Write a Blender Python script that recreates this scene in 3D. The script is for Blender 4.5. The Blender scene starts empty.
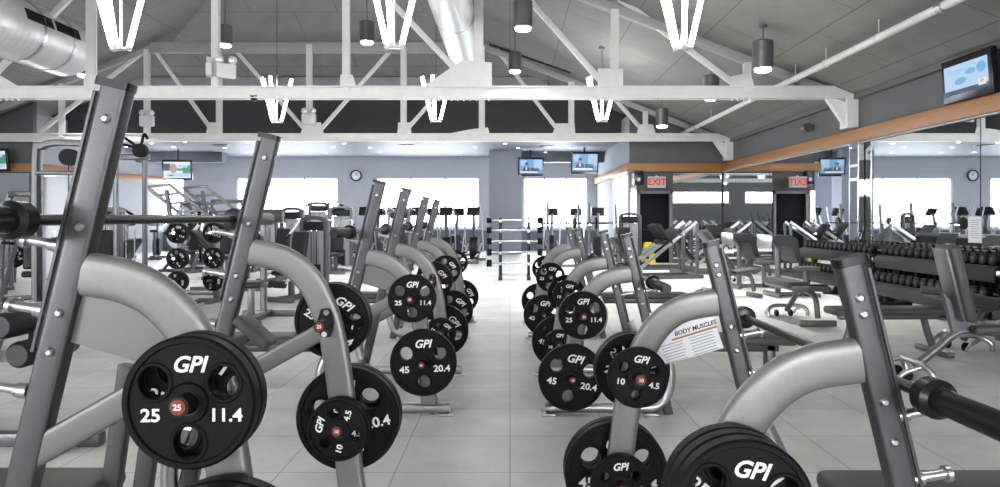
import bpy, bmesh, math, random
from mathutils import Vector, Matrix
random.seed(7)
C = bpy.context.scene.collection
PI = math.pi
EYE, F, VX, VY = 1.35, 690.0, 510.0, 218.0

def at(px, py, d):
    """photo pixel at a known depth -> world point"""
    return Vector(((px-VX)/F*d, d, EYE+(VY-py)/F*d))

# ------------------------------------------------------------------ materials
def nodes(m):
    m.use_nodes = True
    return m.node_tree.nodes, m.node_tree.links

def mat(name, col, metal=0.0, rough=0.5, noise=0.0, scale=30, spec=0.5, bump=0.0, coat=0.0, nstretch=None):
    m = bpy.data.materials.new(name)
    N, L = nodes(m)
    b = N['Principled BSDF']
    b.inputs['Base Color'].default_value = (*col, 1)
    b.inputs['Metallic'].default_value = metal
    b.inputs['Roughness'].default_value = rough
    b.inputs['Specular IOR Level'].default_value = spec
    b.inputs['Coat Weight'].default_value = coat
    if noise or bump:
        tc = N.new('ShaderNodeTexCoord')
        nz = N.new('ShaderNodeTexNoise'); nz.inputs['Scale'].default_value = scale
        nz.inputs['Detail'].default_value = 4
        if nstretch:
            mp = N.new('ShaderNodeMapping'); mp.inputs['Scale'].default_value = nstretch
            L.new(tc.outputs['Object'], mp.inputs['Vector']); L.new(mp.outputs[0], nz.inputs['Vector'])
        else:
            L.new(tc.outputs['Object'], nz.inputs['Vector'])
        if noise:
            r = N.new('ShaderNodeMapRange')
            r.inputs['From Min'].default_value = .3; r.inputs['From Max'].default_value = .7
            r.inputs['To Min'].default_value = 1-noise; r.inputs['To Max'].default_value = 1+noise
            L.new(nz.outputs['Fac'], r.inputs['Value'])
            mx = N.new('ShaderNodeVectorMath'); mx.operation = 'SCALE'
            mx.inputs[0].default_value = col
            L.new(r.outputs[0], mx.inputs['Scale']); L.new(mx.outputs[0], b.inputs['Base Color'])
        if bump:
            bp = N.new('ShaderNodeBump'); bp.inputs['Strength'].default_value = bump; bp.inputs['Distance'].default_value = .01
            L.new(nz.outputs['Fac'], bp.inputs['Height']); L.new(bp.outputs[0], b.inputs['Normal'])
    return m

def emit(name, col, s, base=(.02, .02, .02)):
    m = bpy.data.materials.new(name)
    N, L = nodes(m)
    b = N['Principled BSDF']
    b.inputs['Base Color'].default_value = (*base, 1)
    b.inputs['Emission Color'].default_value = (*col, 1)
    b.inputs['Emission Strength'].default_value = s
    return m

def tiled(name, c1, c2, mortar, w, h, msize, swap=False, rough=.5, off=.5, noise=.08, bump=0.0, spec=.5):
    """brick-textured sheet laid out in object coordinates (metres)"""
    m = bpy.data.materials.new(name)
    N, L = nodes(m); b = N['Principled BSDF']
    b.inputs['Roughness'].default_value = rough
    b.inputs['Specular IOR Level'].default_value = spec
    tc = N.new('ShaderNodeTexCoord')
    sp = N.new('ShaderNodeSeparateXYZ'); cb = N.new('ShaderNodeCombineXYZ')
    L.new(tc.outputs['Object'], sp.inputs[0])
    L.new(sp.outputs['Y' if swap else 'X'], cb.inputs['X']); L.new(sp.outputs['X' if swap else 'Y'], cb.inputs['Y'])
    br = N.new('ShaderNodeTexBrick'); br.offset = off; br.squash = 1
    br.inputs['Scale'].default_value = 1.0
    br.inputs['Brick Width'].default_value = w; br.inputs['Row Height'].default_value = h
    br.inputs['Mortar Size'].default_value = msize; br.inputs['Mortar Smooth'].default_value = .2
    br.inputs['Color1'].default_value = (*c1, 1); br.inputs['Color2'].default_value = (*c2, 1); br.inputs['Mortar'].default_value = (*mortar, 1)
    L.new(cb.outputs[0], br.inputs['Vector'])
    nz = N.new('ShaderNodeTexNoise'); nz.inputs['Scale'].default_value = 1.7; nz.inputs['Detail'].default_value = 8; nz.inputs['Roughness'].default_value = .65
    L.new(tc.outputs['Object'], nz.inputs['Vector'])
    r = N.new('ShaderNodeMapRange'); r.inputs['From Min'].default_value = .3; r.inputs['From Max'].default_value = .7
    r.inputs['To Min'].default_value = 1-noise; r.inputs['To Max'].default_value = 1+noise
    L.new(nz.outputs['Fac'], r.inputs['Value'])
    mx = N.new('ShaderNodeVectorMath'); mx.operation = 'SCALE'
    L.new(br.outputs['Color'], mx.inputs[0]); L.new(r.outputs[0], mx.inputs['Scale']); L.new(mx.outputs[0], b.inputs['Base Color'])
    if bump:
        bp = N.new('ShaderNodeBump'); bp.inputs['Strength'].default_value = bump; bp.inputs['Distance'].default_value = .004; bp.invert = True
        L.new(br.outputs['Fac'], bp.inputs['Height']); L.new(bp.outputs[0], b.inputs['Normal'])
    return m

M = dict(
    post=mat('graphite_metallic_paint', (.078, .079, .081), .65, .36, .06, 60),
    arm=mat('pewter_metallic_paint', (.205, .203, .197), .45, .38, .04, 60),
    edge=mat('groove_dark', (.02, .02, .02), 0, .6),
    panel=mat('pewter_sheet', (.15, .15, .148), .5, .4, .03, 8),
    chrome=mat('chrome', (.75, .76, .78), 1.0, .14),
    steel=mat('brushed_steel', (.5, .51, .53), 1.0, .28, .05, 40),
    rubber=mat('black_rubber', (.003, .0031, .0036), 0, .5, .25, 90, .16, .05),
    capblack=mat('black_plastic', (.006, .006, .007), 0, .3, spec=.35),
    barblack=mat('black_oxide_bar', (.014, .0145, .016), .5, .32),
    red=mat('orange_red_sticker', (.20, .022, .008), 0, .5),
    white=mat('white_print', (.85, .85, .84), 0, .6),
    vinyl=mat('grey_vinyl', (.062, .062, .059), 0, .45, .08, 50, .4, .04),
    dvinyl=mat('charcoal_vinyl', (.014, .0145, .017), 0, .4, .1, 50, .4, .05),
    truss=mat('white_truss_paint', (.70, .70, .69), 0, .5, .04, 6),
    duct=None, chordgrey=mat('grey_upper_chord_paint', (.36, .36, .38), 0, .6, .04, 6),
    wallgrey=mat('grey_wall_paint', (.125, .126, .13), 0, .75, .03, 3),
    walldark=mat('dark_bulkhead_paint', (.045, .045, .048), 0, .8, .05, 3),
    wallpale=mat('pale_lavender_paint', (.43, .44, .485), 0, .75, .03, 3),
    soffit=mat('soffit_paint', (.165, .172, .205), 0, .6, .03, 3),
    wains=mat('slate_lower_wall', (.12, .13, .155), 0, .6, .05, 5),
    wood=mat('orange_maple', (.36, .175, .062), 0, .45, .12, 5, nstretch=(3, 3, 30)),
    can=mat('grey_can_paint', (.13, .135, .14), .5, .35),
    mirror=mat('mirror_glass', (.80, .83, .84), 1.0, .012),
    black=mat('black_door_paint', (.004, .005, .007), 0, .6, spec=.15),
    frame=mat('grey_door_frame', (.2, .2, .205), .1, .5),
    tvblack=mat('tv_black', (.006, .007, .012), 0, .25),
    mgrey=mat('machine_grey_paint', (.13, .134, .142), .5, .35, .04, 20),
    mwhite=mat('machine_white_shroud', (.55, .58, .64), .1, .45, .03, 10),
    mdark=mat('machine_dark_paint', (.010, .0105, .012), .2, .45),
    paper=mat('white_paper', (.78, .79, .82), 0, .7),
    ink=mat('grey_ink', (.35, .36, .38), 0, .7),
    darkink=mat('dark_ink', (.05, .05, .06), 0, .7),
    yellow=mat('yellow_plastic', (.62, .48, .02), 0, .45),
    winframe=mat('white_window_frame', (.6, .62, .66), .1, .5),
    plastic=mat('white_plastic', (.72, .72, .74), 0, .4),
    glasslamp=mat('lamp_glass', (.8, .82, .85), .3, .1),
    nickel=mat('dumbbell_end', (.03, .03, .034), .4, .4),
)
EM = dict(
    tube=emit('fluorescent_tube', (1.0, .99, .97), 12),
    can=emit('downlight_lens', (1.0, .98, .94), 14),
    spot=emit('recessed_lamp', (1.0, 1.0, 1.0), 9),
    win=emit('daylit_window', (.86, .92, 1.0), 5.5),
    winrear_fill=emit('rear_window_fill_glow', (.95, .98, 1.0), 11.0),  # rear pane glow, raised to fill the foreground with light
    blue=emit('tv_blue', (.16, .42, .75), 0.32),
    pale=emit('tv_pale_blue', (.45, .66, .9), 0.32),
    skin=emit('tv_skin', (.5, .33, .26), 0.29),
    navy=emit('tv_navy', (.03, .06, .14), 0.29),
    tvwhite=emit('tv_white', (.8, .86, .95), 0.32),
    green=emit('tv_green', (.08, .35, .25), 0.29),
    orange=emit('tv_orange', (.8, .5, .15), 0.32),
    exitface=emit('exit_sign_face', (.9, .75, .72), .05, (.34, .31, .31)),
    exitred=emit('exit_sign_red', (.7, .01, .015), .25, (.4, .01, .01)),
)
def duct_material():
    m = bpy.data.materials.new('spiral_galvanised_duct')
    N, L = nodes(m); b = N['Principled BSDF']
    b.inputs['Base Color'].default_value = (.62, .62, .63, 1); b.inputs['Metallic'].default_value = .3; b.inputs['Roughness'].default_value = .38
    tc = N.new('ShaderNodeTexCoord'); w = N.new('ShaderNodeTexWave'); w.wave_type = 'BANDS'; w.bands_direction = 'Y'
    w.inputs['Scale'].default_value = 2.2; w.inputs['Distortion'].default_value = 0
    bp = N.new('ShaderNodeBump'); bp.inputs['Strength'].default_value = .25; bp.inputs['Distance'].default_value = .01
    L.new(tc.outputs['Object'], w.inputs['Vector']); L.new(w.outputs['Fac'], bp.inputs['Height']); L.new(bp.outputs[0], b.inputs['Normal'])
    return m
M['duct'] = duct_material()

# ------------------------------------------------------------------ mesh building
def sec(w, h, p=5.0, n=20):
    out = []
    for i in range(n):
        a = 2*PI*(i+.5)/n; c, s = math.cos(a), math.sin(a)
        out.append((math.copysign(abs(c)**(2/p), c)*w/2, math.copysign(abs(s)**(2/p), s)*h/2))
    return out

def smooth(pts, k=6):
    P = [Vector(p) for p in pts]
    if len(P) < 3: return P
    E = [P[0]*2-P[1]] + P + [P[-1]*2-P[-2]]
    out = []
    for i in range(1, len(E)-2):
        a, b, c, d = E[i-1:i+3]
        for j in range(k):
            t = j/k
            out.append(.5*((2*b)+(c-a)*t+(2*a-5*b+4*c-d)*t*t+(3*b-a-3*c+d)*t**3))
    out.append(P[-1])
    return out

class B:
    def __init__(s): s.bm = bmesh.new()
    def box(s, c, d, rot=None, bev=0.0, seg=2):
        mt = Matrix.Translation(c)
        if rot is not None:
            mt = mt @ (rot.to_4x4() if isinstance(rot, Matrix) else Matrix.Rotation(rot[0], 4, rot[1]))
        mt = mt @ Matrix.Diagonal((*d, 1))
        r = bmesh.ops.create_cube(s.bm, size=1, matrix=mt)
        if bev:
            es = {e for v in r['verts'] for e in v.link_edges}
            bmesh.ops.bevel(s.bm, geom=list(es), offset=bev, segments=seg, affect='EDGES', profile=.5)
        return s
    def bar(s, p, q, w, h, ref=(0, 1, 0), p_=6.0):
        return s.sweep([p, q], sec(w, h, p_), ref)
    def cyl(s, p, q, r, r2=None, n=18):
        p, q = Vector(p), Vector(q); r2 = r if r2 is None else r2
        d = q-p; ref = Vector((0, 0, 1)) if abs(d.normalized().z) < .9 else Vector((1, 0, 0))
        x = ref.cross(d).normalized(); y = d.normalized().cross(x)
        A = [s.bm.verts.new(p+(x*math.cos(2*PI*i/n)+y*math.sin(2*PI*i/n))*r) for i in range(n)]
        Z = [s.bm.verts.new(q+(x*math.cos(2*PI*i/n)+y*math.sin(2*PI*i/n))*r2) for i in range(n)]
        for i in range(n): s.bm.faces.new((A[i], A[(i+1) % n], Z[(i+1) % n], Z[i]))
        s.bm.faces.new(A[::-1]); s.bm.faces.new(Z)
        return s
    def sweep(s, pts, section, ref=(0, 1, 0), cap=True, closed=False):
        P = [Vector(p) for p in pts]; ref = Vector(ref); rings = []; n = len(P)
        for i, p in enumerate(P):
            if closed: t = (P[(i+1) % n]-P[i-1])
            else: t = (P[min(i+1, n-1)]-P[max(i-1, 0)])
            t.normalize()
            rr = ref if abs(ref.dot(t)) < .98 else Vector((1, 0, 0)) if abs(t.x) < .9 else Vector((0, 0, 1))
            nn = rr.cross(t).normalized(); bb = t.cross(nn)
            rings.append([s.bm.verts.new(p+nn*a+bb*b) for a, b in section])
        k = len(section)
        for i in range(n if closed else n-1):
            a, b = rings[i], rings[(i+1) % n]
            for j in range(k): s.bm.faces.new((a[j], a[(j+1) % k], b[(j+1) % k], b[j]))
        if cap and not closed:
            s.bm.faces.new(rings[0][::-1]); s.bm.faces.new(rings[-1])
        return s
    def tube(s, pts, r, k=5, n=12, ref=(0, 1, 0), smoothed=True):
        return s.sweep(smooth(pts, k) if smoothed else pts, sec(2*r, 2*r, 2, n), ref)
    def prism(s, poly, vec):
        """closed planar polygon extruded along vec"""
        v = Vector(vec)
        a = [s.bm.verts.new(Vector(p)) for p in poly]; b = [s.bm.verts.new(Vector(p)+v) for p in poly]
        n = len(poly)
        for i in range(n): s.bm.faces.new((a[i], a[(i+1) % n], b[(i+1) % n], b[i]))
        s.bm.faces.new(a[::-1]); s.bm.faces.new(b)
        return s
    def lathe(s, prof, o=(0, 0, 0), axis='Z', n=24):
        """profile of (radius, height) turned round an axis through o; closed when it starts and ends on r=0 or is a loop"""
        o = Vector(o); rings = []
        for r, h in prof:
            ring = []
            for i in range(n):
                a = 2*PI*i/n; c, t = math.cos(a)*r, math.sin(a)*r
                ring.append(s.bm.verts.new(o+Vector({'Z': (c, t, h), 'Y': (c, h, t), 'X': (h, c, t)}[axis])))
            rings.append(ring)
        for a, b in zip(rings, rings[1:]):
            for j in range(n): s.bm.faces.new((a[j], a[(j+1) % n], b[(j+1) % n], b[j]))
        if prof[0] != prof[-1]:
            s.bm.faces.new(rings[0][::-1]); s.bm.faces.new(rings[-1])
        return s
    def quad(s, *p):
        s.bm.faces.new([s.bm.verts.new(Vector(q)) for q in p]); return s
    def add(s, me, mt=None):
        k = len(s.bm.verts); s.bm.from_mesh(me); s.bm.verts.ensure_lookup_table()
        if mt is not None: bmesh.ops.transform(s.bm, matrix=mt, verts=s.bm.verts[k:])
        return s
    def mesh(s, name, m, recalc=True, weld=False):
        if weld: bmesh.ops.remove_doubles(s.bm, verts=s.bm.verts, dist=1e-5)
        if recalc: bmesh.ops.recalc_face_normals(s.bm, faces=s.bm.faces)
        me = bpy.data.meshes.new(name); s.bm.to_mesh(me); s.bm.free()
        for x in (m if isinstance(m, (list, tuple)) else [m]): me.materials.append(x)
        for p in me.polygons: p.use_smooth = True
        me.set_sharp_from_angle(angle=math.radians(38))
        return me
    def obj(s, name, m, parent=None, **k):
        o = bpy.data.objects.new(name, s.mesh(name, m, **k)); C.objects.link(o)
        if parent: o.parent = parent
        return o

def tag(o, label, cat, group=None, kind=None):
    o['label'] = label; o['category'] = cat
    if group: o['group'] = group
    if kind: o['kind'] = kind
    return o
def thing(name, label, cat, loc=(0, 0, 0), rz=0.0, group=None):
    o = bpy.data.objects.new(name, None); C.objects.link(o)
    o.empty_display_size = .1
    o.location = loc; o.rotation_euler = (0, 0, rz)
    return tag(o, label, cat, group)
def struct(o):
    o['kind'] = 'structure'; return o
def copy_tree(o, parent=None):
    c = o.copy(); C.objects.link(c)
    if parent: c.parent = parent
    for ch in list(o.children): copy_tree(ch, c)
    return c
def dup(o, label, loc=None, rot=None, group=None):
    c = copy_tree(o); c['label'] = label
    if loc is not None: c.location = loc
    if rot is not None: c.rotation_euler = rot
    if group: c['group'] = group
    return c
ORD = ['', 'first', 'second', 'third', 'fourth', 'fifth', 'sixth', 'seventh', 'eighth', 'ninth', 'tenth', 'eleventh', 'twelfth', 'thirteenth', 'fourteenth', 'fifteenth', 'sixteenth', 'seventeenth', 'eighteenth']

_txt = {}
def text_mesh(body, size, shear=0.0, ext=.0008, bold=0.0, align='CENTER'):
    key = (body, size, shear, bold, align)
    if key not in _txt:
        cu = bpy.data.curves.new('lettering', 'FONT'); cu.body = body; cu.size = size; cu.shear = shear
        cu.extrude = ext; cu.offset = bold; cu.align_x = align; cu.align_y = 'CENTER'; cu.resolution_u = 3
        o = bpy.data.objects.new('lettering', cu); C.objects.link(o)
        dg = bpy.context.evaluated_depsgraph_get(); dg.update()
        me = bpy.data.meshes.new_from_object(o.evaluated_get(dg))
        bpy.data.objects.remove(o); bpy.data.curves.remove(cu)
        me.materials.clear(); _txt[key] = me
    return _txt[key]
RX = Matrix.Rotation(PI/2, 4, 'X')      # lettering on faces that look towards -Y
def lettering(name, body, size, loc, parent, m=None, shear=0.0, bold=0.0, rot=None, ext=.0008, wide=1.0):
    b = B(); b.add(text_mesh(body, size, shear, ext, bold), Matrix.Translation(loc) @ (rot or Matrix.Identity(4)) @ RX @ Matrix.Diagonal((wide, 1, 1, 1)))
    return b.obj(name, m or M['white'], parent, recalc=False)

def holed_disc(R, holes, t, bev):
    """flat disc (axis Z, centre 0) pierced by holes [(x,y,rx,ry)], softened edges"""
    cu = bpy.data.curves.new('d', 'CURVE'); cu.dimensions = '2D'; cu.fill_mode = 'BOTH'
    cu.extrude = t/2-bev; cu.bevel_depth = bev; cu.bevel_resolution = 2; cu.offset = -bev
    def ring(x, y, a, b, n):
        sp = cu.splines.new('POLY'); sp.points.add(n-1); sp.use_cyclic_u = True
        for i, p in enumerate(sp.points): p.co = (x+a*math.cos(2*PI*i/n), y+b*math.sin(2*PI*i/n), 0, 1)
    ring(0, 0, R, R, 72)
    for x, y, a, b in holes: ring(x, y, a, b, 28)
    o = bpy.data.objects.new('d', cu); C.objects.link(o)
    dg = bpy.context.evaluated_depsgraph_get(); dg.update()
    me = bpy.data.meshes.new_from_object(o.evaluated_get(dg))
    bpy.data.objects.remove(o); bpy.data.curves.remove(cu)
    return me
EXPOSURE = 1.5
# ------------------------------------------------------------------ the room
XR, XL, XC = 6.4, -17.4, -5.5          # right wall, left wall, ridge
Y0, YP, YB, YW = -9.5, 20.7, 22.3, 28.5  # rear wall, partition, bulkhead, window wall
EZ, PITCH = 3.61, .40
def roof(x): return EZ+PITCH*(XR-x) if x > XC else EZ+PITCH*(x-XL)
RIDGE = roof(XC); ZB = 5.81
YH = YB-(RIDGE-ZB)/.41
XA = XR-(ZB-EZ)/PITCH; XCc = XL+(ZB-EZ)/PITCH

floor_m = tiled('rubber_tile_floor', (.72, .715, .69), (.695, .69, .665), (.36, .36, .35), .61, .61, .0035, rough=.42, off=0, noise=.15, bump=.35, spec=.45)
floor = B().box((-5.5, 9.5, -.05), (23.8, 38, .1)).obj('floor', floor_m); struct(floor)
rp1 = tiled('ceiling_board_side', (.245, .243, .233), (.228, .226, .217), (.09, .09, .09), 2.4, 1.2, .007, swap=True, rough=.8, noise=.10)
rp2 = tiled('ceiling_board_end', (.245, .243, .233), (.228, .226, .217), (.09, .09, .09), 2.4, 1.2, .007, rough=.8, noise=.10)
cb = B()
cb.quad((XR, Y0, EZ), (XR, YB, EZ), (XA, YB, ZB), (XC, YH, RIDGE), (XC, Y0, RIDGE))
cb.quad((XL, Y0, EZ), (XC, Y0, RIDGE), (XC, YH, RIDGE), (XCc, YB, ZB), (XL, YB, EZ))
cb.quad((XA, YB, ZB), (XCc, YB, ZB), (XC, YH, RIDGE))
ceil = cb.obj('ceiling', [rp1, rp2], recalc=False)
ceil.data.polygons[2].material_index = 1
for p in ceil.data.polygons: p.use_smooth = False
struct(ceil)
md = ceil.modifiers.new('thick', 'SOLIDIFY'); md.thickness = .12; md.offset = 1
if ceil.data.polygons[0].normal.z < 0: md.offset = -1

def wall_with_holes(name, x0, x1, z0, z1, holes, m, y0, y1, axis='X'):
    """slab between y0 and y1, built from boxes round rectangular holes (a0,a1,z0,z1)"""
    b = B(); xs = sorted({x0, x1, *[h[0] for h in holes], *[h[1] for h in holes]})
    for a, c in zip(xs, xs[1:]):
        h = [q for q in holes if q[0] <= a+1e-6 and q[1] >= c-1e-6]
        spans = [(z0, z1)] if not h else [(z0, h[0][2]), (h[0][3], z1)]
        for s, t in spans:
            if t-s < 1e-4: continue
            ctr = ((a+c)/2, (y0+y1)/2, (s+t)/2); d = (c-a, y1-y0, t-s)
            if axis == 'Y': ctr = (ctr[1], ctr[0], ctr[2]); d = (d[1], d[0], d[2])
            b.box(ctr, d)
    return struct(b.obj(name, m))

WZ0, WZ1 = .93, 3.02
wins = [(-16.3, -13.45), (-11.3, -7.1), (-5.54, -1.26), (.54, 3.22)]
wall_with_holes('wall_back', XL, 3.6, 0, 3.87, [(a, b, WZ0, WZ1) for a, b in wins], M['wallpale'], YW, YW+.2)
rear = [(-16.5, -9.4, .9, 3.4), (-8.2, -4.6, 2.45, 3.3), (-3.4, 1, 2.45, 3.3), (2.4, 6.1, .9, 3.4)]  # the two tall end windows are added out of view to light the foreground
wall_with_holes('wall_rear', XL, XR, 0, EZ, rear, M['wallgrey'], Y0-.2, Y0)
g = B().prism([(XL, Y0, EZ), (XR, Y0, EZ), (XC, Y0, RIDGE)], (0, -.2, 0)).obj('wall_rear_gable', M['wallgrey']); struct(g)
struct(B().box((XR+.1, 9.5, EZ/2), (.2, 38, EZ)).obj('wall_right', M['wallgrey']))
struct(B().box((XL-.1, 9.5, EZ/2), (.2, 38, EZ)).obj('wall_left', M['wallpale']))
struct(B().box(((XL+3.6)/2, (YB+YW)/2, 3.93), (3.6-XL, YW-YB, .12)).obj('ceiling_soffit', M['soffit']))
bh = B().prism([(XL, YB, 3.87), (XR, YB, 3.87), (XR, YB, EZ+.4), (XA, YB, ZB+.1), (XCc, YB, ZB+.1), (XL, YB, EZ+.4)], (0, .12, 0))
struct(bh.obj('wall_bulkhead', M['walldark']))
struct(B().box(((XA+XCc)/2, YB-.12, 5.72), (XA-XCc+.6, .2, .27)).obj('trim_1', M['chordgrey']))

def window(n, a, b, y, z0, z1, mull, glow, axis='X'):
    w = bpy.data.objects.new('window_%d' % n, None); C.objects.link(w); struct(w)
    fr = B(); t = .06
    def bx(a0, a1, s0, s1):
        c = ((a0+a1)/2, y, (s0+s1)/2); d = (a1-a0, .1, s1-s0)
        if axis == 'Y': c = (c[1], c[0], c[2]); d = (d[1], d[0], d[2])
        fr.box(c, d)
    bx(a, b, z0, z0+t); bx(a, b, z1-t, z1); bx(a, a+t, z0, z1); bx(b-t, b, z0, z1)
    for k in range(1, mull+1):
        x = a+(b-a)*k/(mull+1); bx(x-.03, x+.03, z0, z1)
    fr.obj('window_frame', M['winframe'], w)
    p = B(); c = ((a+b)/2, y+(.08 if y > 0 else -.08), (z0+z1)/2); d = (b-a, .02, z1-z0)
    if axis == 'Y': c = (c[1], c[0], c[2]); d = (d[1], d[0], d[2])
    p.box(c, d).obj('pane', glow, w)
    s = B(); c = ((a+b)/2, y-.1 if y > 0 else y+.1, z0-.03); d = (b-a+.2, .2, .05)
    if axis == 'X': s.box(c, d, bev=.01).obj('window_sill', M['winframe'], w)
for i, (a, b) in enumerate(wins): window(i+1, a, b, YW+.08, WZ0, WZ1, 2 if i else 1, EM['win'])
for i, (a, b, s, t) in enumerate(rear): window(i+5, a, b, Y0-.08, s, t, 2, EM['winrear_fill'])
b = B()
xs = [XL, 3.6]
b.box(((XL+3.6)/2, YW-.03, .42), (3.6-XL, .06, .84)); struct(b.obj('baseboard_back', M['wains']))
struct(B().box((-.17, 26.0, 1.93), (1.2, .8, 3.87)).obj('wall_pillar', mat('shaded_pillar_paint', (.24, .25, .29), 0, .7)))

# partition blocks left and right of the window bay
def partition(side):
    nm = 'right' if side > 0 else 'left'
    inner, outer = (3.6, XR) if side > 0 else (-14.3, XL)
    lo, hi = min(inner, outer), max(inner, outer)
    dz = [(3.81, 4.86, 0, 2.16)] if side > 0 else []
    wall_with_holes('wall_partition_'+nm, lo, hi, 0, 2.74, dz, M['wallgrey'], YP, YP+.15)
    up = B().prism([(lo, YP, 2.74), (hi, YP, 2.74), (hi, YP, roof(hi)+.02), (lo, YP, roof(lo)+.02)], (0, .15, 0))
    struct(up.obj('wall_partition_upper_'+nm, M['wallgrey']))
    s = inner+(.075 if side > 0 else -.075)
    wall_with_holes('wall_bay_'+nm, YP+.15, YW, 0, 4.5, [(21.2, 24.3, 1.0, 2.72)], M['wallpale'], s-.075, s+.075, axis='Y')
    window(9 if side > 0 else 10, 21.2, 24.3, s, 1.0, 2.72, 1, EM['win'], axis='Y')
    band = B(); t = .14
    band.box(((lo+hi)/2+(-.07 if side > 0 else .07), YP-t/2, 2.86), (hi-lo+.14, t, .25), bev=.012)
    band.box((inner-(.07*side), (YP+YW)/2, 2.86), (t, YW-YP, .25), bev=.012)
    o = band.obj('trim_band_'+nm, M['wood']); struct(o)
partition(1); partition(-1)
struct(B().box((XR-.06, (Y0+YP)/2-.08, 2.85), (.12, YP-Y0-.16, .23), bev=.012).obj('trim_2', M['wood']))
struct(B().box((XR-.03, (Y0+YP)/2, 2.725), (.06, YP-Y0-.1, .02)).obj('trim_3', M['truss']))
struct(B().box((XR-.05, (Y0+YB)/2, EZ-.03), (.1, YB-Y0, .1)).obj('trim_4', M['wallgrey']))
# door in the partition
d = bpy.data.objects.new('door_1', None); C.objects.link(d); struct(d)
f = B(); f.box((3.85, YP+.03, 1.08), (.08, .2, 2.16)).box((4.82, YP+.03, 1.08), (.08, .2, 2.16)).box((4.335, YP+.03, 2.12), (1.05, .2, .08))
f.obj('door_frame', M['frame'], d)
B().box((4.335, YP+.08, 1.04), (.9, .05, 2.08), bev=.005).obj('door_leaf', M['black'], d)
B().cyl((4.0, YP+.05, 1.0), (4.6, YP+.05, 1.0), .02).obj('push_bar', M['capblack'], d)

# mirrors
def mirror(label, c, s, cat='mirror'):
    o = B().box(c, s).obj('wall_mirror', M['mirror']); tag(o, label, cat, 'mirror panels on the walls'); return o
ms = [(20.55, 16.95, 'tall mirror panel on right wall nearest the dark door'), (16.93, 12.74, 'tall mirror panel on right wall just beyond the mirrored pillar'),
      (12.36, 9.35, 'tall mirror panel on right wall just before the mirrored pillar'), (9.33, 5.6, 'tall mirror panel on right wall behind upright bench at right edge'),
      (5.58, 1.9, 'tall mirror panel on right wall closest to the camera')]
for a, b_, l in ms: mirror(l, (XR-.015, (a+b_)/2, 1.41), (.03, a-b_, 2.58))
mirror('mirror panel on far partition wall right of the dark door', (5.63, YP-.015, 1.41), (1.48, .03, 2.58))
mirror('narrow mirror strip on far partition left of dark door', (3.7, YP-.015, 1.41), (.18, .03, 2.58))
mirror('mirror panel on the partition at far left edge', (-15.85, YP-.015, 1.41), (2.9, .03, 2.58))
pil = thing('mirrored_pillar', 'narrow mirror-clad pillar standing against the mirrored right wall', 'pillar', (XR-.08, 12.55, 0))
B().box((0, 0, 1.37), (.12, .30, 2.70)).obj('core', M['frame'], pil)
B().box((-.066, 0, 1.37), (.012, .30, 2.70)).obj('mirror_face', M['mirror'], pil)
for s in (-1, 1): B().box((0, s*.156, 1.37), (.12, .012, 2.70)).obj('mirror_side', M['mirror'], pil)
for s in (-1, 1): B().box((-.066, s*.156, 1.37), (.02, .02, 2.70)).obj('corner_strip', M['chrome'], pil)
for z in (2.05, 2.3): B().box((-.074, 0, z), (.006, .30, .05)).obj('clip_strip', M['steel'], pil)

# ------------------------------------------------------------------ roof trusses
ZC = EYE+2.32     # bottom chord
def truss(label, y, posts, diags, gussets, top, knee=True, seen=True):
    t = thing('roof_truss', label, 'roof truss', (0, y, 0), group='white steel roof trusses')
    ch = B(); ch.box(((XL+XR)/2, 0, ZC), (XR-XL-.04, .16, .2), bev=.01)
    ch.box(((XL+XR)/2, 0, ZC-.10), (XR-XL-.04, .24, .025)).box(((XL+XR)/2, 0, ZC+.10), (XR-XL-.04, .24, .025))
    ch.obj('bottom_chord', M['truss'], t)
    tc = B(); x0, x1 = top
    for xa, za, xb, zb in ((x1, roof(x1)-.2, XR-.1, roof(XR)-.08), (x0, roof(x0)-.2, XL+.1, roof(XL)-.08)):
        tc.bar((xa, 0, za), (xb, 0, zb), .16, .16)
    tc.box(((x0+x1)/2, 0, roof(x1)-.28), (x1-x0+.1, .16, .3), bev=.01)
    tc.obj('top_chord', M['chordgrey'], t)
    ztop = roof(x1)-.2
    for x, w in posts:
        z1 = min(roof(x)-.2, ztop)
        p = B(); p.box((x, 0, (ZC+z1)/2), (w*.9, .05, z1-ZC), bev=.006); p.box((x, -.05, (ZC+z1)/2), (.03, .1, z1-ZC)); p.box((x, -.1, (ZC+z1)/2), (w, .012, z1-ZC))
        p.obj('post', M['truss'], t)
    for xa, za, xb, zb in diags:
        B().bar((xa, -.02, za), (xb, -.02, zb), .11, .09).obj('diagonal', M['truss'], t)
    for poly in gussets:
        g = B(); g.prism([(x, -.135, z) for x, z in poly], (0, .02, 0))
        xs = [p[0] for p in poly]; zb = min(p[1] for p in poly)
        n = max(3, int((max(xs)-min(xs))/.11))
        go = g.obj('gusset_plate', M['truss'], t)
        if y == D1 and max(xs)-min(xs) > .4:
            for k in range(n):
                xx = min(xs)+(max(xs)-min(xs))*(k+.5)/n
                B().lathe([(0, 0), (.022, 0), (.022, -.02), (.012, -.045), (0, -.045)], (xx, -.06, ZC-.1125), n=8).obj('bolt', M['truss'], go)
    if knee:
        k = B(); k.prism([(XR-.02, -.06, ZC+.12), (XR-.62, -.06, ZC+.12), (XR-.62, -.06, ZC), (XR-.2, -.06, ZC-.62), (XR-.02, -.06, ZC-.62)], (0, .12, 0))
        k.box((XR-.11, 0, 3.32), (.2, .3, .62)); k.obj('knee_bracket', M['truss'], t)
    return t
def pz(px, py, D): p = at(px, py, D); return (p.x, p.z)
D1, D2 = 12.8, 19.9
ds = [(-15, 85, 93, -25), (347, -45, 470, 85), (479, -57, 604, 85), (614, -5, 738, 87)]
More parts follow.
